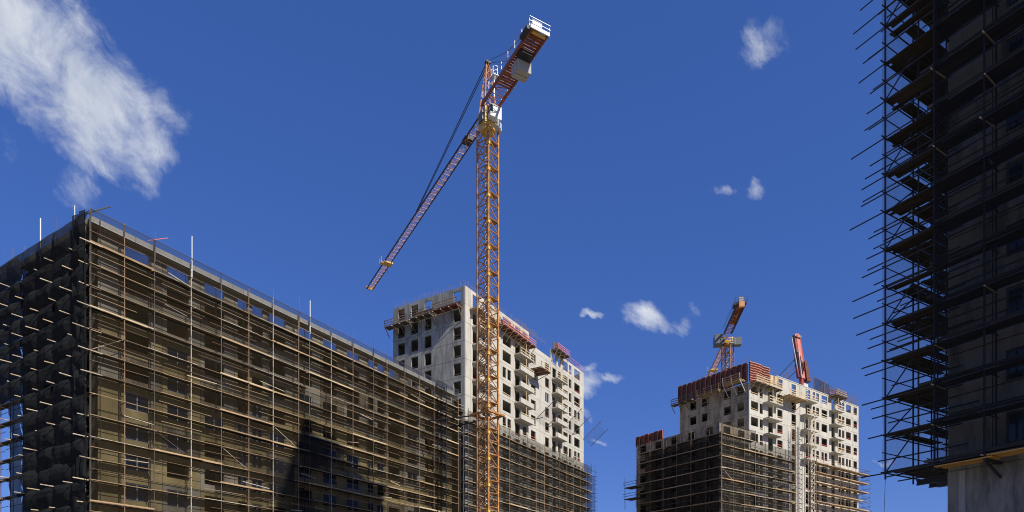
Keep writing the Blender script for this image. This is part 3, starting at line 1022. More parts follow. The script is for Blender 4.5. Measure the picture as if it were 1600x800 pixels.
# roof screen and red rail at the far end
rs_ = thing('edge_screen', 'dark mesh edge screen with posts on the far roof end of the right tower', 'screen', tuple(C0), ANG_C)
for i in range(4):
    a = 24.2 + i * 2.0
    baro('post', (a, .8, 48.1), (a, .8, 51.3), .09, .09, 'tube_dark', rs_)
for i in range(3):
    a = 24.2 + i * 2.0
    b = MB().box(a + .05, .78, 48.2, a + 1.95, .80, 51.1 - .1 * i)
    b.build('mesh_panel', 'net_blue' if i != 1 else 'net_grey', rs_)
baro('rail', (24.2, .8, 51.3), (31.6, .8, 50.7), .09, .09, 'tube_dark', rs_)
rr = thing('edge_rail', 'red safety rail between tall rebar on the right tower roof', 'rail', tuple(C0), ANG_C)
for i in range(6):
    baro('post', (30 + i * 1.1, .5, 48.1), (30 + i * 1.1, .5, 50.0), .06, .06, 'red_form', rr)
for dz in (1.0, 1.45, 1.85):
    baro('guard_rail', (29.8, .45, 48.1 + dz), (35.8, .45, 48.1 + dz), .05, .16, 'magenta_mesh' if dz < 1.2 else 'red_form', rr)

# low wing in front of it
CV = Vector((-.588, .809, 0))
W = thing('low_wing', 'lower concrete wing wrapped in black netting in front of the right tower', 'building', C0 - CU * 9.0, ANG_C)
WC = [(.26, 4.4, [(1.4, 3.0, cs, ch)]), (4.4, 8.4, [(5.4, 7.0, cs, ch)]), (8.4, 12.4, [(9.4, 11.0, cs, ch)]), (12.4, 16.4, [(13.4, 15.0, cs, ch)]), (16.4, 20.0, [(17.4, 19.0, cs, ch)])]
facade(W, 'L', WC, -.2, 12, CH, 'concrete_warm', 0, 0, None, 70)
facade(W, 'R', [(0, 4.5, [(1.2, 3.2, cs, ch)]), (4.5, 9.0, [(5.6, 7.6, cs, ch)])], -.2, 12, CH, 'concrete_warm', 0, 0, None, 71)
slabs(W, .28, .28, 8.9, 19.8, -.2, 12, CH, [(4.5, 1.5, 4.8, 19, 32.6)])
boxo('back_wall', (.3, 19.75, 0), (9, 20.0, 35.8), 'concrete_warm', W)
boxo('roof_slab', (.28, .28, 35.6), (8.95, 19.7, 35.8), 'slab', W)
formwork('small rust red formwork on the far roof end of the netted low wing', C0 - CU * 9.0, ANG_C, 'L', 13.0, 20.2, 35.6, 37.6, .1, 1.2, 'red_form', 'red_pink', False)
SW = thing('scaffold', 'black netted scaffold round the low wing and foot of the right tower', 'scaffold', C0 - CU * 10.36 - CV * 1.4, ANG_C)
zW = [1.5 + 2.0 * k for k in range(0, 17)]
scaffold(SW, 'L', [0, 3.3, 6.6, 9.9, 13.2, 16.5, 19.8], zW, 35.4, net='net_wing', net_a=[0, 3.3, 6.6, 9.9, 13.2, 16.5, 18.0], net_z=[.3] + zW[:-1] + [33.7], seed=51, net_d=.13, deck_d0=.2, width=1.0, tube_r=.06, led='tube_rust', deckm='wood_dark', std='tube_dark',
         put_p=.25, outset=(.1, .5), bulge=.16, putm='tube_rust', stdtop=(.0, .3))
scaffold(SW, 'R', [0.15, 3.4, 6.7, 10.2], zW, 35.4, net='net_grey', net_z=[.3] + zW + [35.5], seed=52, net_d=.13, deck_d0=.2, width=1.0, toe_p=.3, bulge=.07, tube_r=.06, led='wood', std='tube_rust', put_p=.3, outset=(.1, .4), stdtop=(.0, .3))
scaffold(SW, 'R', [10.2, 13.5, 16.8, 20.2, 23.8], zW[:-1], 33.4, net='net_grey', net_z=[.3] + zW[:-1] + [33.6], seed=53, net_d=.13, deck_d0=.2, width=1.0, toe_p=.3, bulge=.07, tube_r=.06, led='wood', std='tube_rust', put_p=.3, outset=(.1, .5), stdtop=(.0, .6))
for z in zW[:3]:
    pass
for k, z in enumerate((26.6, 28.9)):
    boxo('deck', (-1.6, 18.6, z - 2), (.6, 22.0, z - 1.9), 'wood_dark', SW)
    for y in (18.8, 21.8):
        tubeo('standard', (-1.5, y, z - 4), (-1.5, y, z + .2), .06, 'tube_dark', SW)
    for dz in (-1.4, -.9):
        tubeo('guard_rail', (-1.5, 18.2, z + dz), (-1.5, 22.4, z + dz), .05, 'tube_dark', SW)
SF = thing('scaffold', 'open board scaffold without netting at the far foot of the right tower', 'scaffold', C0 + CU * 19.8 - CV * 1.5, ANG_C)
zF = [.6 + 2.0 * k for k in range(0, 17)]
scaffold(SF, 'R', [1.2, 4.0, 7.2, 10.6, 14.0, 17.4, 20.6, 23.4], zF, 33.4, width=1.35, net=None, seed=55, tube_r=.055, led='wood', deckm='wood', std='tube_dark', put_p=.5, outset=(.3, .9), over=(.2, 1.4), deck_skip=.08, stdtop=(-.2, .9))
for z in zF:
    tubeo('ledger', (23.4, -.6, z), (23.4, 7.5, z), .05, 'tube_dark', SF)
    tubeo('guard_rail', (23.4, -.3, z + 1), (23.4, 7.5, z + 1), .045, 'tube_dark', SF)
    for d in (.2, 1.2):
        tubeo('guard_rail', (20, d, z + .5), (24.2 + .5 * math.sin(z * 3), d, z + .5), .04, 'tube_dark', SF)
for y in (3.5, 7.2):
    tubeo('standard', (23.4, y, 0), (23.4, y, 34), .055, 'tube_dark', SF)


# hoist masts climbing the right tower
def hoist(label, loc, ang, H, w, m, step=1.0):
    root = thing('hoist_mast', label, 'hoist', loc, ang, None)
    for (x, y) in ((0, 0), (w, 0), (0, w), (w, w)):
        tubeo('chord', (x, y, 0), (x, y, H), .065, m, root, 4)
    k = int(H / step)
    for i in range(k):
        if i * step < 18:
            continue
        z = i * step
        baro('rung', (0, 0, z), (w, 0, z), .09, .09, m, root)
        tubeo('diagonal', (0, 0, z), (w, 0, z + step), .04, m, root, 4)
        tubeo('diagonal', (0, 0, z), (0, w, z + step), .04, m, root, 4)
    return root


hoist('pale lattice hoist mast standing tall against the right tower', tuple(C0 + CU * 17.2 - CV * 2.4), ANG_C, 41.3, 1.3, 'tube_pale')
hoist('thin lattice hoist mast beside the netting of the right tower', tuple(C0 + CU * 13.3 - CV * 1.4), ANG_C, 38.6, .7, 'tube_rust', .9)

# ------------------------------------------------------------------ concrete placing boom folded on the roof
PB = thing('placing_boom', 'folded red concrete placing boom standing on the right tower roof', 'boom', tuple(C0 + CU * 22.4 + CV * 2.6 + Vector((0, 0, 48.05))), ANG_C)
# local frame with x to the right of the photo
PB.rotation_euler = (0, 0, math.radians(8))
tubeo('pedestal', (0, 0, 0), (0, 0, 3.0), .45, 'red_paint', PB, 10)
for (x, y) in ((-2.2, -1), (2.6, -1), (-1.4, 2), (2.2, 2)):
    baro('outrigger', (0, 0, 1.6), (x, y, .1), .22, .22, 'crane_yellow', PB)
def boomarm(name, x0, x1, t0, t1, z0, z1, y0, y1, m, lean=-.14):
    b = MB()
    b.prism([(x0 + lean * z0, z0), (x1 + lean * z0, z0), (x1 - t1 + lean * z1, z1), (x0 + t0 + lean * z1, z1)], y0, y1)
    return b.build(name, m, PB)
boomarm('boom_arm', .25, 1.0, 0, .1, 3.0, 12.3, -.5, .4, 'red_pink')
boomarm('boom_arm', .95, 1.6, .1, .4, 2.8, 12.1, -.35, .6, 'red_paint')
boomarm('boom_arm', -.35, .2, .1, 0, 3.2, 12.0, -.45, .45, 'red_paint')
boomarm('counter_box', 1.3, 2.2, 0, .3, 2.4, 6.6, -.6, .5, 'red_form')
tubeo('delivery_pipe', (-.75, -.3, 3.4), (-2.4, -.3, 11.6), .12, 'galvanised', PB)
tubeo('delivery_pipe', (-.45, -.5, 3.0), (-2.0, -.5, 12.0), .10, 'steel_dark', PB)
for i in range(4):
    tubeo('knuckle', (-1.2 - i * .35 + .6, -.7, 11.6 + .1 * i), (-1.2 - i * .35 + .6, .6, 11.6 + .1 * i), .28, 'red_pink' if i % 2 else 'grey_paint', PB, 8)
for i in range(3):
    tubeo('hydraulic_ram', (-.3 + i * .3, -.62, 3.2 + i * .7), (-1.0 + i * .35, -.62, 8.6 - i), .10, 'white_paint' if i == 0 else 'red_form', PB)
for i in range(3):
    tubeo('stay_strut', (-1.3, 0, 7.2 - i * 1.35), (-6.8 + i * .5, 1.0, 1.4 - i * .5), .09, 'steel_dark' if i != 1 else 'crane_red', PB)
WBX = tag(boxo('roof_cabin', (0, 0, 0), (2.0, 2.2, 2.4), 'white_paint'), 'small white box cabin beside the foot of the red boom', 'cabin')
WBX.location = tuple(C0 + CU * 25.0 + CV * 4.2 + Vector((0, 0, 49.6)))
WBX.rotation_euler = (0, 0, ANG_C)

# ================================================================== NEAR RIGHT BLOCK IN SHADE
DH, DWX, DWY, DTOP = 3.0, 2.36, 1.5, 79.5
Dd = thing('shaded_building', 'dark concrete building in shade at the right edge behind scaffolding', 'building', D0, ANG_D)
rd = random.Random(23)
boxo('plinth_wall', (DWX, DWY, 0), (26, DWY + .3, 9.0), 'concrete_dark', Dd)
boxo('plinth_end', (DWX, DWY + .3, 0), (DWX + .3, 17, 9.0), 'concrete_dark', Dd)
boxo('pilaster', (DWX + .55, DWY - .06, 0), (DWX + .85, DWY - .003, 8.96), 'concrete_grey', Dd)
DC = [(DWX, 4.4, [])]
a = 4.4
i = 0
while a < 25:
    w = 3.1
    DC.append((a, a + w, [(a + .55, a + 1.95, .9, 2.4)]))
    a += w
    i += 1
for k in range(int((DTOP - 9) / DH)):
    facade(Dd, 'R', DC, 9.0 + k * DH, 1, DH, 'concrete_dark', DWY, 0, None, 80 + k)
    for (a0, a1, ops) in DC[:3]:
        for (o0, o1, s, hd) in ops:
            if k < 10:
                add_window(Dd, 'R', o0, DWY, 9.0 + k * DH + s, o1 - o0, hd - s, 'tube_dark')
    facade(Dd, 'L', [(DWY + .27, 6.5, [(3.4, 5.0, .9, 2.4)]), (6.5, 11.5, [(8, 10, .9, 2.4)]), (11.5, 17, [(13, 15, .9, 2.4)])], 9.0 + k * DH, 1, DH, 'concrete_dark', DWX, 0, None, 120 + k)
slabs(Dd, DWX + .28, DWY + .28, 25, 17, 9.0, 26, DH, [(DWX + 3.6, DWY + 4, 24, DWY + 4.3, 74), (DWX + 3.3, DWY + 3, DWX + 3.5, 16, 74)])
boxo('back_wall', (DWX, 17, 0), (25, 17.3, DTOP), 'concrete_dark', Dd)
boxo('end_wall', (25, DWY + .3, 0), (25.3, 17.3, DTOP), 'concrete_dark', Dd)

SD = thing('scaffold', 'dark cantilevered tube scaffold with outstretched poles at the right edge', 'scaffold', D0, ANG_D)
zD = [9.3 + 2.0 * k for k in range(0, 22)]
r4 = random.Random(91)
DT = 53.6
d_std = [0, 2.48, 4.70, 7.0, 9.4]
for s in d_std:
    tubeo('standard', (s, 0, 8.9), (s, r4.uniform(-.02, .02), DT), .05, 'steel_dark', SD, 8)
    if s:
        tubeo('standard', (s, 1.15, 8.9), (s, 1.15, DT), .045, 'steel_dark', SD, 8)
for w in (1.15, 2.7, 4.6, 7.0):
    tubeo('standard', (0 if w > 1.2 else 1.1, w, 8.9), (0 if w > 1.2 else 1.1, w, DT), .045, 'steel_dark', SD, 8)
    tubeo('standard', (1.9, w + .3, 8.9), (1.9, w + .3, DT), .04, 'steel_dark', SD, 8)


def plank(parent, x0, x1, y0, y1, z, m='wood_black', th=.05, n='plank', tilt=0.0):
    o = boxo(n, (x0, y0, z), (x1, y1, z + th), m, parent)
    o.rotation_euler = (tilt * .5, tilt, tilt * .4)
    return o


for zi, z in enumerate(zD):
    # decks: loose boards with gaps, along the front and round the end
    for q in range(5):
        y = .03 + q * .232
        x0 = -.12 + r4.uniform(-.1, .35) * (q > 0)
        if r4.random() < .95:
            plank(SD, x0, 4.55 + r4.uniform(0, .3), y, y + .215, z + r4.choice([0, 0, .03]) + .004 * q, tilt=r4.uniform(-.004, .004))
        plank(SD, 4.72 + r4.uniform(-.2, .1), 9.6, y, y + .215, z + .055 + .004 * q, tilt=r4.uniform(-.004, .004))
    for q in range(8):
        x = .05 + q * .275
        if r4.random() < .86:
            plank(SD, x, x + .25, 1.22 + r4.uniform(0, .12), 4.4 + r4.uniform(0, .6), z + r4.choice([0, .03]) + .003 * q, tilt=r4.uniform(-.006, .006))
        if r4.random() < .7:
            plank(SD, x, x + .24, 5.1 + r4.uniform(-.1, .2), 8.2, z + .05 + .003 * q)
    # ledgers, running out past the corner
    for (d, dz, ov) in ((-.06, -.05, (.8, 2.1)), (.1, 1.05, (.6, 1.9)), (1.15, -.05, (.5, 2.0)), (1.2, .95, (-.6, 1.5)), (2.7, -.06, (-1.0, .9)), (.08, .5, (-2.4, 1.2))):
        o_ = r4.uniform(*ov)
        if dz > .4 and r4.random() < .25:
            continue
        jz = r4.uniform(-.06, .06)
        tubeo('ledger' if dz < .4 else 'guard_rail', (-o_, d, z + dz + jz), (2.9 + r4.uniform(0, 1.2), d, z + dz + jz + r4.uniform(-.05, .05)), .036, 'steel_dark', SD, 6)
        if d < .2:
            tubeo('ledger' if dz < .4 else 'guard_rail', (2.9, d - .06, z + dz + jz), (9.8, d - .06, z + dz + jz + r4.uniform(-.03, .03)), .036, 'steel_dark', SD, 6)
    # transoms
    tubeo('transom', (.05, -.35 - r4.uniform(0, .2), z - .09), (.05, 7.4, z - .09), .036, 'steel_dark', SD)
    tubeo('guard_rail', (.0, -.3, z + 1.0), (.0, 7.4, z + 1.0 + r4.uniform(-.05, .05)), .028, 'steel_dark', SD)
    tubeo('guard_rail', (1.5, 1.2, z + .55), (1.5, 7.4, z + .55 + r4.uniform(-.05, .05)), .028, 'steel_dark', SD)
    for s in (2.48, 4.70):
        oo = r4.uniform(.15, .75) if s > 3 else r4.uniform(.05, .35)
        tubeo('transom', (s + r4.uniform(-.1, .1), -oo, z - .1), (s, 1.4, z - .1), .035, 'wood_pale' if r4.random() < .55 else 'steel_dark', SD)
    # toe board on the front edge
    plank(SD, 2.3 + r4.uniform(-.6, .3), 9.6, -.03, .0, z + .06, 'wood_black' if zi % 3 else 'wood_dark', .15, 'toe_board')
    if zi % 2 == 0:
        tubeo('brace', (.02, -.09, z - .1), (1.15, .55, z + 1.85), .035, 'steel_dark', SD)
    if zi % 3 == 1:
        tubeo('brace', (0, .1, z), (.05, 2.7, z + 2), .036, 'steel_dark', SD)
rn = random.Random(14)
for j in range(0, 21, 3):
    zz = zD[j:j + 4]
    if len(zz) > 1:
        net_sheet(SD, 'L', [0, 2.7, 4.6], zz, 'net_thin', .10, rn)
        net_sheet(SD, 'L', [4.6, 7.0], zz, 'net_thin', .10, rn)
        net_sheet(SD, 'R', [2.48, 4.7, 7.0, 9.4], zz, 'net_mid', .06, rn)
# bottom: cantilever beams, orange boards, bracket
for y in (1.75, 3.0):
    b = MB().box(.7, y - .1, 8.62, DWX + (.25 if y > 2 else 0), y + .1, 8.66).box(.7, y - .02, 8.66, DWX, y + .02, 8.86).box(.7, y - .1, 8.86, DWX, y + .1, 8.9)
    b.build('cantilever_beam', 'steel_dark', SD)
boxo('bracket', (1.75, 1.6, 8.35), (DWX - .02, 1.9, 8.58), 'steel_dark', SD)
for q, (x0, x1, y0, dz) in enumerate(((2.5, 5.05, -.10, 0.0), (2.6, 5.0, .24, .02), (2.55, 5.0, .58, .01), (4.85, 8.4, -.14, .09), (4.9, 8.2, .22, .1), (4.9, 8.3, .58, .08))):
    plank(SD, x0, x1, y0, y0 + .32, 9.06 + dz, 'plank_orange', .05, 'orange_board')
for s in (4.75, 7.2):
    baro('bracket', (s, -.05, 9.0), (s, DWY + .05, 8.98), .12, .12, 'steel_dark', SD)
    baro('bracket', (s, -.02, 8.95), (s, DWY, 8.3), .09, .09, 'steel_dark', SD)
RP = tag(tubeo('hanging_rope', (0, 0, 0), (-.35, -.15, -7.2), .012, 'tube_dark'), 'thin rope hanging from the lowest corner of the right scaffold', 'rope')
RP.location = tuple(D0 + Vector((0, 0, 8.9)))


# ================================================================== TOWER CRANES
def crane(name, label, base, jib_az, mast_ang, H, side, nsec, jib_len, cj_len, colours, apex=None, seed=1, jib_z=2.2, collar=None, trolley=None, pend=30, jw=1.4, jh=1.35, tr=1.0, cw=1.2):
    mastm, chordm, lacem, cjm = colours
    ang = math.atan2(jib_az.y, jib_az.x)
    root = thing(name, label, 'crane', tuple(base), ang)
    h = H / nsec
    s2 = side / 2
    cr = .115 * tr
    ms = MB()
    cor = [(-s2, -s2), (s2, -s2), (s2, s2), (-s2, s2)]
    for (x, y) in cor:
        ms.box(x - cr, y - cr, 0, x + cr, y + cr, h - .02)
    for zz in (.12, h / 2):
        for i in range(4):
            ms.tube((*cor[i], zz), (*cor[(i + 1) % 4], zz), .065 * tr, 5)
        ms.tube((*cor[0], zz), (*cor[2], zz), .045 * tr, 4)
    ms_me = ms.mesh('mast_section', mastm)
    q = Quaternion((0, 0, 1), mast_ang - ang)
    rnd = random.Random(seed)
    lad = MB()
    lx = .25
    for sx in (-.22, .22):
        lad.tube((sx, lx, 0), (sx, lx, h), .045, 4)
    for i in range(int(h / .4)):
        lad.tube((-.22, lx, i * .4), (.22, lx, i * .4), .02, 3)
    for i in range(int(h / .6)):
        z = .2 + i * .6
        pts = [(.5 * math.cos(t), lx - .38 + .5 * math.sin(t) - .1, z) for t in [math.pi * k / 4 for k in range(9)]]
        for k in range(8):
            lad.tube(pts[k], pts[k + 1], .045, 3)
    lad_me = lad.mesh('ladder', 'galvanised')
    pl_me = MB().box(-s2 + .1, -s2 + .1, 0, s2 - .1, -.1, .05).mesh('landing', mastm)
    gp_me = MB().box(-cr - .1, -cr - .1, -.22, cr + .1, cr + .1, .22).mesh('gusset', chordm)
    for k in range(nsec):
        o = put('mast_section', ms_me, root, (0, 0, k * h), q)
        for i in range(4):
            p0, p1 = Vector((*cor[i], 0)), Vector((*cor[(i + 1) % 4], 0))
            for lev in (0, 1):
                z0, z1 = (.12, h / 2) if lev == 0 else (h / 2, h + .1)
                if i in (1, 3):
                    p, r = p0 + Vector((0, 0, z0)), p1 + Vector((0, 0, z1))
                else:
                    p, r = p1 + Vector((0, 0, z0)), p0 + Vector((0, 0, z1))
                tubeo('diagonal', p, r, .075 * tr, mastm, o, 5)
                if i in (2, 3):
                    p, r = Vector((p.x, p.y, r.z)), Vector((r.x, r.y, p.z))
                    tubeo('diagonal', p, r, .05 * tr, mastm, o, 5)
        for i in (0,):
            put('gusset', gp_me, o, (*cor[i], h * .3))
        put('ladder', lad_me, o, (0, 0, 0))
        if True:
            put('landing', pl_me, o, (0, 0, h * .5))
    if collar:
        b = MB()
        c = s2 + .75
        for (x0, y0, x1, y1) in ((-c, -c, c, -c + .35), (-c, c - .35, c, c), (-c, -c + .35, -c + .35, c - .35), (c - .35, -c + .35, c, c - .35)):
            b.box(x0, y0, collar - .12, x1, y1, collar + .16)
        o = b.build('tie_collar', mastm, root)
        o.rotation_mode = 'QUATERNION'
        o.rotation_quaternion = q
        for (x, y) in ((-s2, s2), (s2, s2)):
            tubeo('tie_strut', (x, y, collar), (x * 2.2 - 1.5, 9.0, collar), .12, 'steel_dark', o)
    # slewing ring and turntable
    top = H
    MB().tube((0, 0, top - .15), (0, 0, top + .35), side * .52, 16).build('slewing_ring', chordm, root)
    b = MB()
    b.box(-1.0, -1.0, top + .36, 1.0, 1.0, top + .55)
    b.prism([(-1.0, top + .55), (1.0, top + .55), (.95, top + 1.5), (-.95, top + 1.5)], -1.02, -.94)
    b.prism([(-1.0, top + .55), (1.0, top + .55), (.95, top + 1.5), (-.95, top + 1.5)], .94, 1.02)
    b.box(-1.06, -1.0, top + .55, -.98, 1.0, top + .82)
    b.box(-1.06, -1.0, top + .82, -.98, -.78, top + 1.55).box(-1.06, .78, top + .82, -.98, 1.0, top + 1.55).box(-1.06, -.78, top + 1.42, -.98, .78, top + 1.55)
    b.tube((-1.02, -.8, top + .8), (-1.02, 0, top + 1.45), .10, 4).tube((-1.02, .8, top + .8), (-1.02, 0, top + 1.45), .10, 4)
    for (x, y) in ((-1.05, -.9), (1.05, -.9), (-1.05, .9), (1.05, .9)):
        b.box(x - .12, y - .12, top + .55, x + .12, y + .12, top + jib_z)
    for y in (-.9, .9):
        b.tube((-1.05, y, top + .55), (1.05, y, top + jib_z), .08, 5)
    b.build('turntable', 'crane_yellow', root)
    rail = MB()
    for k in range(-2, 2):
        t = math.pi * 1.22 + k * .30
        t2 = t + .30
        r_ = side * .92
        p = (r_ * math.cos(t), r_ * math.sin(t))
        p2 = (r_ * math.cos(t2), r_ * math.sin(t2))
        rail.tube((*p, top), (*p, top + 1.1), .03, 4).tube((*p, top + 1.1), (*p2, top + 1.1), .03, 4).tube((*p, top + .55), (*p2, top + .55), .025, 4)
        rail.v += [(*p, top), (*p2, top), (p2[0] * .6, p2[1] * .6, top), (p[0] * .6, p[1] * .6, top), (*p, top + .05), (*p2, top + .05)]
        n0 = len(rail.v) - 6
        rail.f += [(n0, n0 + 3, n0 + 2, n0 + 1), (n0, n0 + 1, n0 + 5, n0 + 4)]
    rail.build('ring_railing', 'galvanised', root)
    # jib: sections with two lower chords, one upper chord and lacing
    zb = top + jib_z
    ns = max(4, round(jib_len / 5.8))
    L = jib_len / ns
    js = MB()
    jc = .075 * tr
    for y in (-jw / 2, jw / 2):
        js.box(0, y - jc, -jc, L - .01, y + jc, jc)
    js.tube((0, 0, jh), (L - .01, 0, jh), jc, 6)
    js_me = js.mesh('jib_section', 'steel_dark' if apex else mastm)
    nb = 4
    st = L / nb
    for k in range(ns):
        o = put('jib_section', js_me, root, (.9 + k * L, 0, zb))
        for i in range(nb):
            x = i * st
            for sy in (-1, 1):
                y = sy * jw / 2
                tubeo('lacing_bar', (x, y, 0), (x + st / 2, 0, jh), .038 * tr, lacem, o, 4)
                tubeo('lacing_bar', (x + st / 2, 0, jh), (x + st, y, 0), .038 * tr, lacem, o, 4)
            sg = 1 if i % 2 else -1
            tubeo('lacing_bar', (x, -sg * jw / 2, 0), (x + st, sg * jw / 2, 0), .045 * tr, lacem, o, 4)
            tubeo('lacing_bar', (x, -jw / 2, 0), (x, jw / 2, 0), .045 * tr, lacem, o, 4)
    xe = .9 + jib_len
    MB().box(xe, -jw / 2 - .1, -.15, xe + .25, jw / 2 + .1, .5).build('jib_nose', 'crane_orange', root, (0, 0, zb))
    if trolley:
        b = MB().box(trolley - .8, -jw / 2 - .25, zb - .5, trolley + .8, jw / 2 + .25, zb - .2)
        b.box(trolley - .6, jw / 2 + .25, zb - .6, trolley + .6, jw / 2 + .9, zb - .5)
        b.tube((trolley - .5, jw / 2 + .85, zb - .5), (trolley - .5, jw / 2 + .85, zb + .7), .03, 4).tube((trolley + .5, jw / 2 + .85, zb - .5), (trolley + .5, jw / 2 + .85, zb + .7), .03, 4)
        b.tube((trolley - .5, jw / 2 + .85, zb + .7), (trolley + .5, jw / 2 + .85, zb + .7), .03, 4)
        b.build('trolley', 'crane_yellow', root)
        tubeo('hoist_rope', (trolley, 0, zb - .5), (trolley, 0, zb - 46), .022, 'steel_dark', root, 4)
        hb = MB().box(trolley - .25, -.3, zb - 47.2, trolley + .25, .3, zb - 46)
        hb.tube((trolley, 0, zb - 47.2), (trolley, 0, zb - 47.7), .07, 6).tube((trolley, 0, zb - 47.7), (trolley + .25, 0, zb - 47.8), .07, 6).tube((trolley + .25, 0, zb - 47.8), (trolley + .3, 0, zb - 47.5), .06, 6)
        hb.build('hook_block', 'crane_yellow', root)
    # counter jib
    zc = top + jib_z + (.1 if apex else .9)
    b = MB()
    for y in (-cw, cw):
        b.box(-cj_len, y - .10, zc, -.4, y + .10, zc + .55)
    b.build('counter_jib_beam', cjm if apex else 'steel_dark', root)
    b = MB()
    n = int(cj_len / 1.0)
    for i in range(n):
        x = -.5 - i * (cj_len - .6) / n
        x2 = x - (cj_len - .6) / n
        sg = 1 if i % 2 else -1
        b.tube((x, -cw, zc + .1), (x, cw, zc + .1), .06, 5).tube((x, -sg * cw, zc + .12), (x2, sg * cw, zc + .12), .05, 5)
    b.build('counter_jib_lacing', cjm, root)
    b = MB()
    for i in range(int((cj_len - 5) / .45)):
        x = -4.8 - i * .45
        b.box(x - .36, -cw + .15, zc + .30, x, cw - .15, zc + .34)
    stuff(b.build('grating', 'crane_red', root))
    b = MB()
    nn = int(cj_len / 1.9)
    for y in (-cw - .35, cw + .35):
        for i in range(nn + 1):
            x = -1.5 - (cj_len - 1.6) * i / nn
            b.tube((x, y, zc + .4), (x, y, zc + 1.5), .03, 4)
        for dz in (.95, 1.5):
            b.tube((-1.5, y, zc + dz), (-cj_len - .1, y, zc + dz), .03, 4)
    for dz in (.95, 1.5):
        b.tube((-cj_len - .1, -cw - .35, zc + dz), (-cj_len - .1, cw + .35, zc + dz), .035, 4)
    b.build('walkway_railing', 'galvanised' if apex else 'tube_dark', root)
    b = MB().box(-cj_len + 2.0, cw + .12, zc - .05, -cj_len + .1, cw + .7, zc + .4)
    b.build('side_basket', 'steel_dark', root)
    if apex:
        # hoist winch with white housing at the very end, hanging ballast before it
        MB().box(-cj_len + .05, -.35, zc + .56, -cj_len + 1.2, cw - .1, zc + 1.45).build('winch_housing', 'white_paint', root)
        MB().box(-cj_len - .12, -cw - .25, zc + .1, -cj_len + .02, cw + .25, zc + .55).build('end_plate', 'white_paint', root)
        MB().box(-cj_len + .2, -cw + .2, zc - .06, -cj_len + .5, cw - .2, zc + .2).build('end_beam', 'crane_yellow', root)
        x1 = -cj_len + 4.4
        for i in range(4):
            MB().box(x1 + i * .46, -1.3, zc - 1.6 + .06 * (i % 2), x1 + i * .46 + .42, .75 + .04 * (i % 2), zc - .05).build('ballast_block', 'ballast', root)
        MB().box(-cj_len + 3.2, -cw + .15, zc - .25, -cj_len + 4.4, cw - .15, zc + .28).build('winch_drum', 'steel_dark', root)
        o = MB().box(-1.9, -1.35, top + 1.0, 0, .55, top + 2.85).build('cab', 'white_paint', root)
        MB().box(-1.93, .1, top + 1.7, -1.2, .58, top + 2.7).build('cab_window', 'glass', o)
        MB().box(-.8, .66, top + 1.0, .5, 1.3, top + 2.3).build('machine_box', 'grey_paint', root)
        # tower head
        za, zt = zb, apex
        b = MB()
        for (x, y) in ((-.95, -.95), (.95, -.95), (.95, .95), (-.95, .95)):
            b.tube((x, y, za), (x * .12 + .1, y * .22, zt), .10, 6, .08)
        b.build('tower_head', 'crane_pink', root)
        lv = 7
        for k in range(lv):
            f0, f1 = k / lv, (k + 1) / lv
            w0, w1 = .95 * (1 - f0 * .85), .95 * (1 - f1 * .85)
            z0, z1 = za + (zt - za) * f0, za + (zt - za) * f1
            for (s0, s1) in (((-1, -1), (1, -1)), ((1, -1), (1, 1)), ((1, 1), (-1, 1)), ((-1, 1), (-1, -1))):
                tubeo('head_brace', (s0[0] * w0, s0[1] * w0, z0), (s1[0] * w1, s1[1] * w1, z1), .045, 'crane_orange', root, 4)
        MB().box(-.3, -.35, zt - .2, .35, .35, zt + .15).build('head_sheave', 'steel_dark', root)
        b = MB()
        for k in range(9):
            t, t2 = 2 * math.pi * k / 9, 2 * math.pi * (k + 1) / 9
            for zz in (zt - 2.2, zt - 1.5, zt - .9):
                b.tube((-.6 + .5 * math.cos(t), -.9 + .5 * math.sin(t), zz), (-.6 + .5 * math.cos(t2), -.9 + .5 * math.sin(t2), zz), .03, 4)
            if k % 2:
                b.tube((-.6 + .5 * math.cos(t), -.9 + .5 * math.sin(t), zt - 2.2), (-.6 + .5 * math.cos(t), -.9 + .5 * math.sin(t), zt - .9), .03, 4)
        b.box(-1.15, -1.4, zt - 2.28, -.1, -.4, zt - 2.22)
        b.tube((-.8, -.8, za), (-.6, -.75, zt - 2.2), .05, 4)
        b.build('head_ladder_cage', 'galvanised', root)
        for y in (-.14, .14):
            tubeo('pendant', (0, y, zt), (pend, y * .5, zb + jh), .065, 'steel_dark', root, 5)
        tubeo('pendant', (.2, 0, zb + jh + 6), (.25, 0, zb + jh + 6.02), .05, 'steel_dark', root, 5)
        for y in (-cw, cw):
            tubeo('back_tie', (0, y * .2, zt), (-cj_len * .56, y, zc + 2.1), .035, 'steel_dark', root, 5)
            tubeo('back_tie', (-cj_len * .56, y, zc + 2.1), (-cj_len + 1, y, zc + .5), .035, 'steel_dark', root, 5)
        MB().box(6.4, -jw / 2 + .1, zb + .08, 8.0, jw / 2 - .1, zb + .65).build('trolley_winch', 'steel_dark', root)
    else:
        MB().box(-cj_len + .1, -cw + .5, zc + .56, -cj_len + 1.6, cw - .3, zc + 1.5).build('ballast_block', 'ballast', root)
        MB().box(-cj_len - .1, -cw + .3, zc - .6, -cj_len + .5, cw - .3, zc + .5).build('ballast_block', 'crane_pink', root)
        MB().box(-cj_len + 3.0, -cw + .2, zc + .56, -cj_len + 5.0, cw - .2, zc + 1.8).build('winch_drum', 'steel_dark', root)
        MB().box(-1.6, 1.2, top - .1, .7, 3.2, top + 2.2).build('cab', 'grey_paint', root)
        MB().box(-1.4, 1.3, top + 1.3, .5, 3.22, top + 2.05).build('cab_window', 'glass', root)
        MB().box(-1.0, -3.0, top - .2, .6, -1.2, top + 1.5).build('machine_box', 'grey_paint', root)
    return root


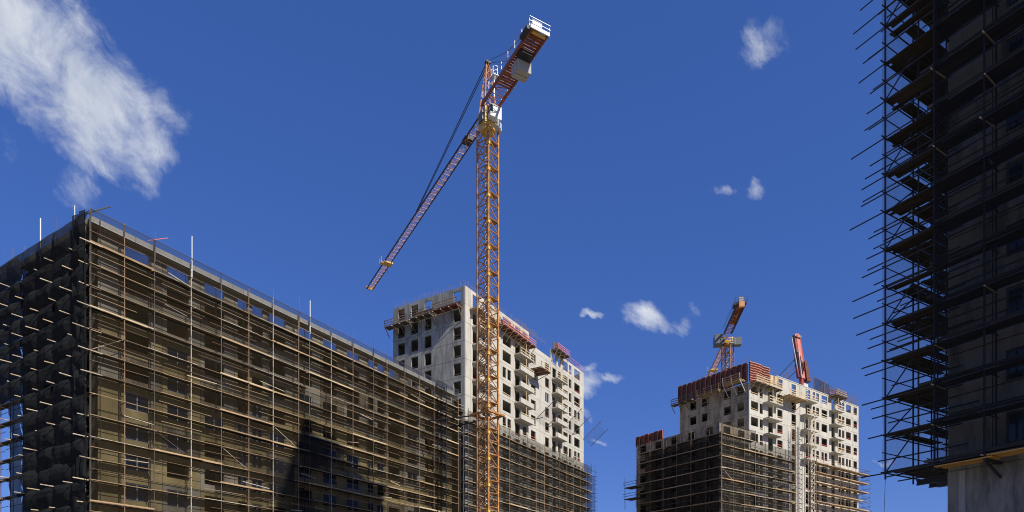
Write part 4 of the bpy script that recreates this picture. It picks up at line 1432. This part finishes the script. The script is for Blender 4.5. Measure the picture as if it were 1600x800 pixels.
crane('tower_crane', 'tall orange tower crane with long jib standing left of centre', (-3.65, 97.1, 0), Vector((-.485, .8745, 0)), math.atan2(.769, .64), 74.0, 2.2, 19, 59.5, 15.0,
      ('crane_orange', 'crane_yellow', 'crane_pink', 'crane_red'), apex=84.4, collar=31.4, trolley=47.5, pend=30, jib_z=2.95)
crane('tower_crane', 'small distant tower crane behind the roof of the right tower', (50.7, 152.0, 0), Vector((.135, .991, 0)), math.radians(48), 64.6, 2.0, 17, 46.0, 15.5,
      ('crane_orange', 'crane_orange', 'crane_pink', 'crane_red'), apex=None, trolley=19, jib_z=1.6, tr=1.0, cw=.85)
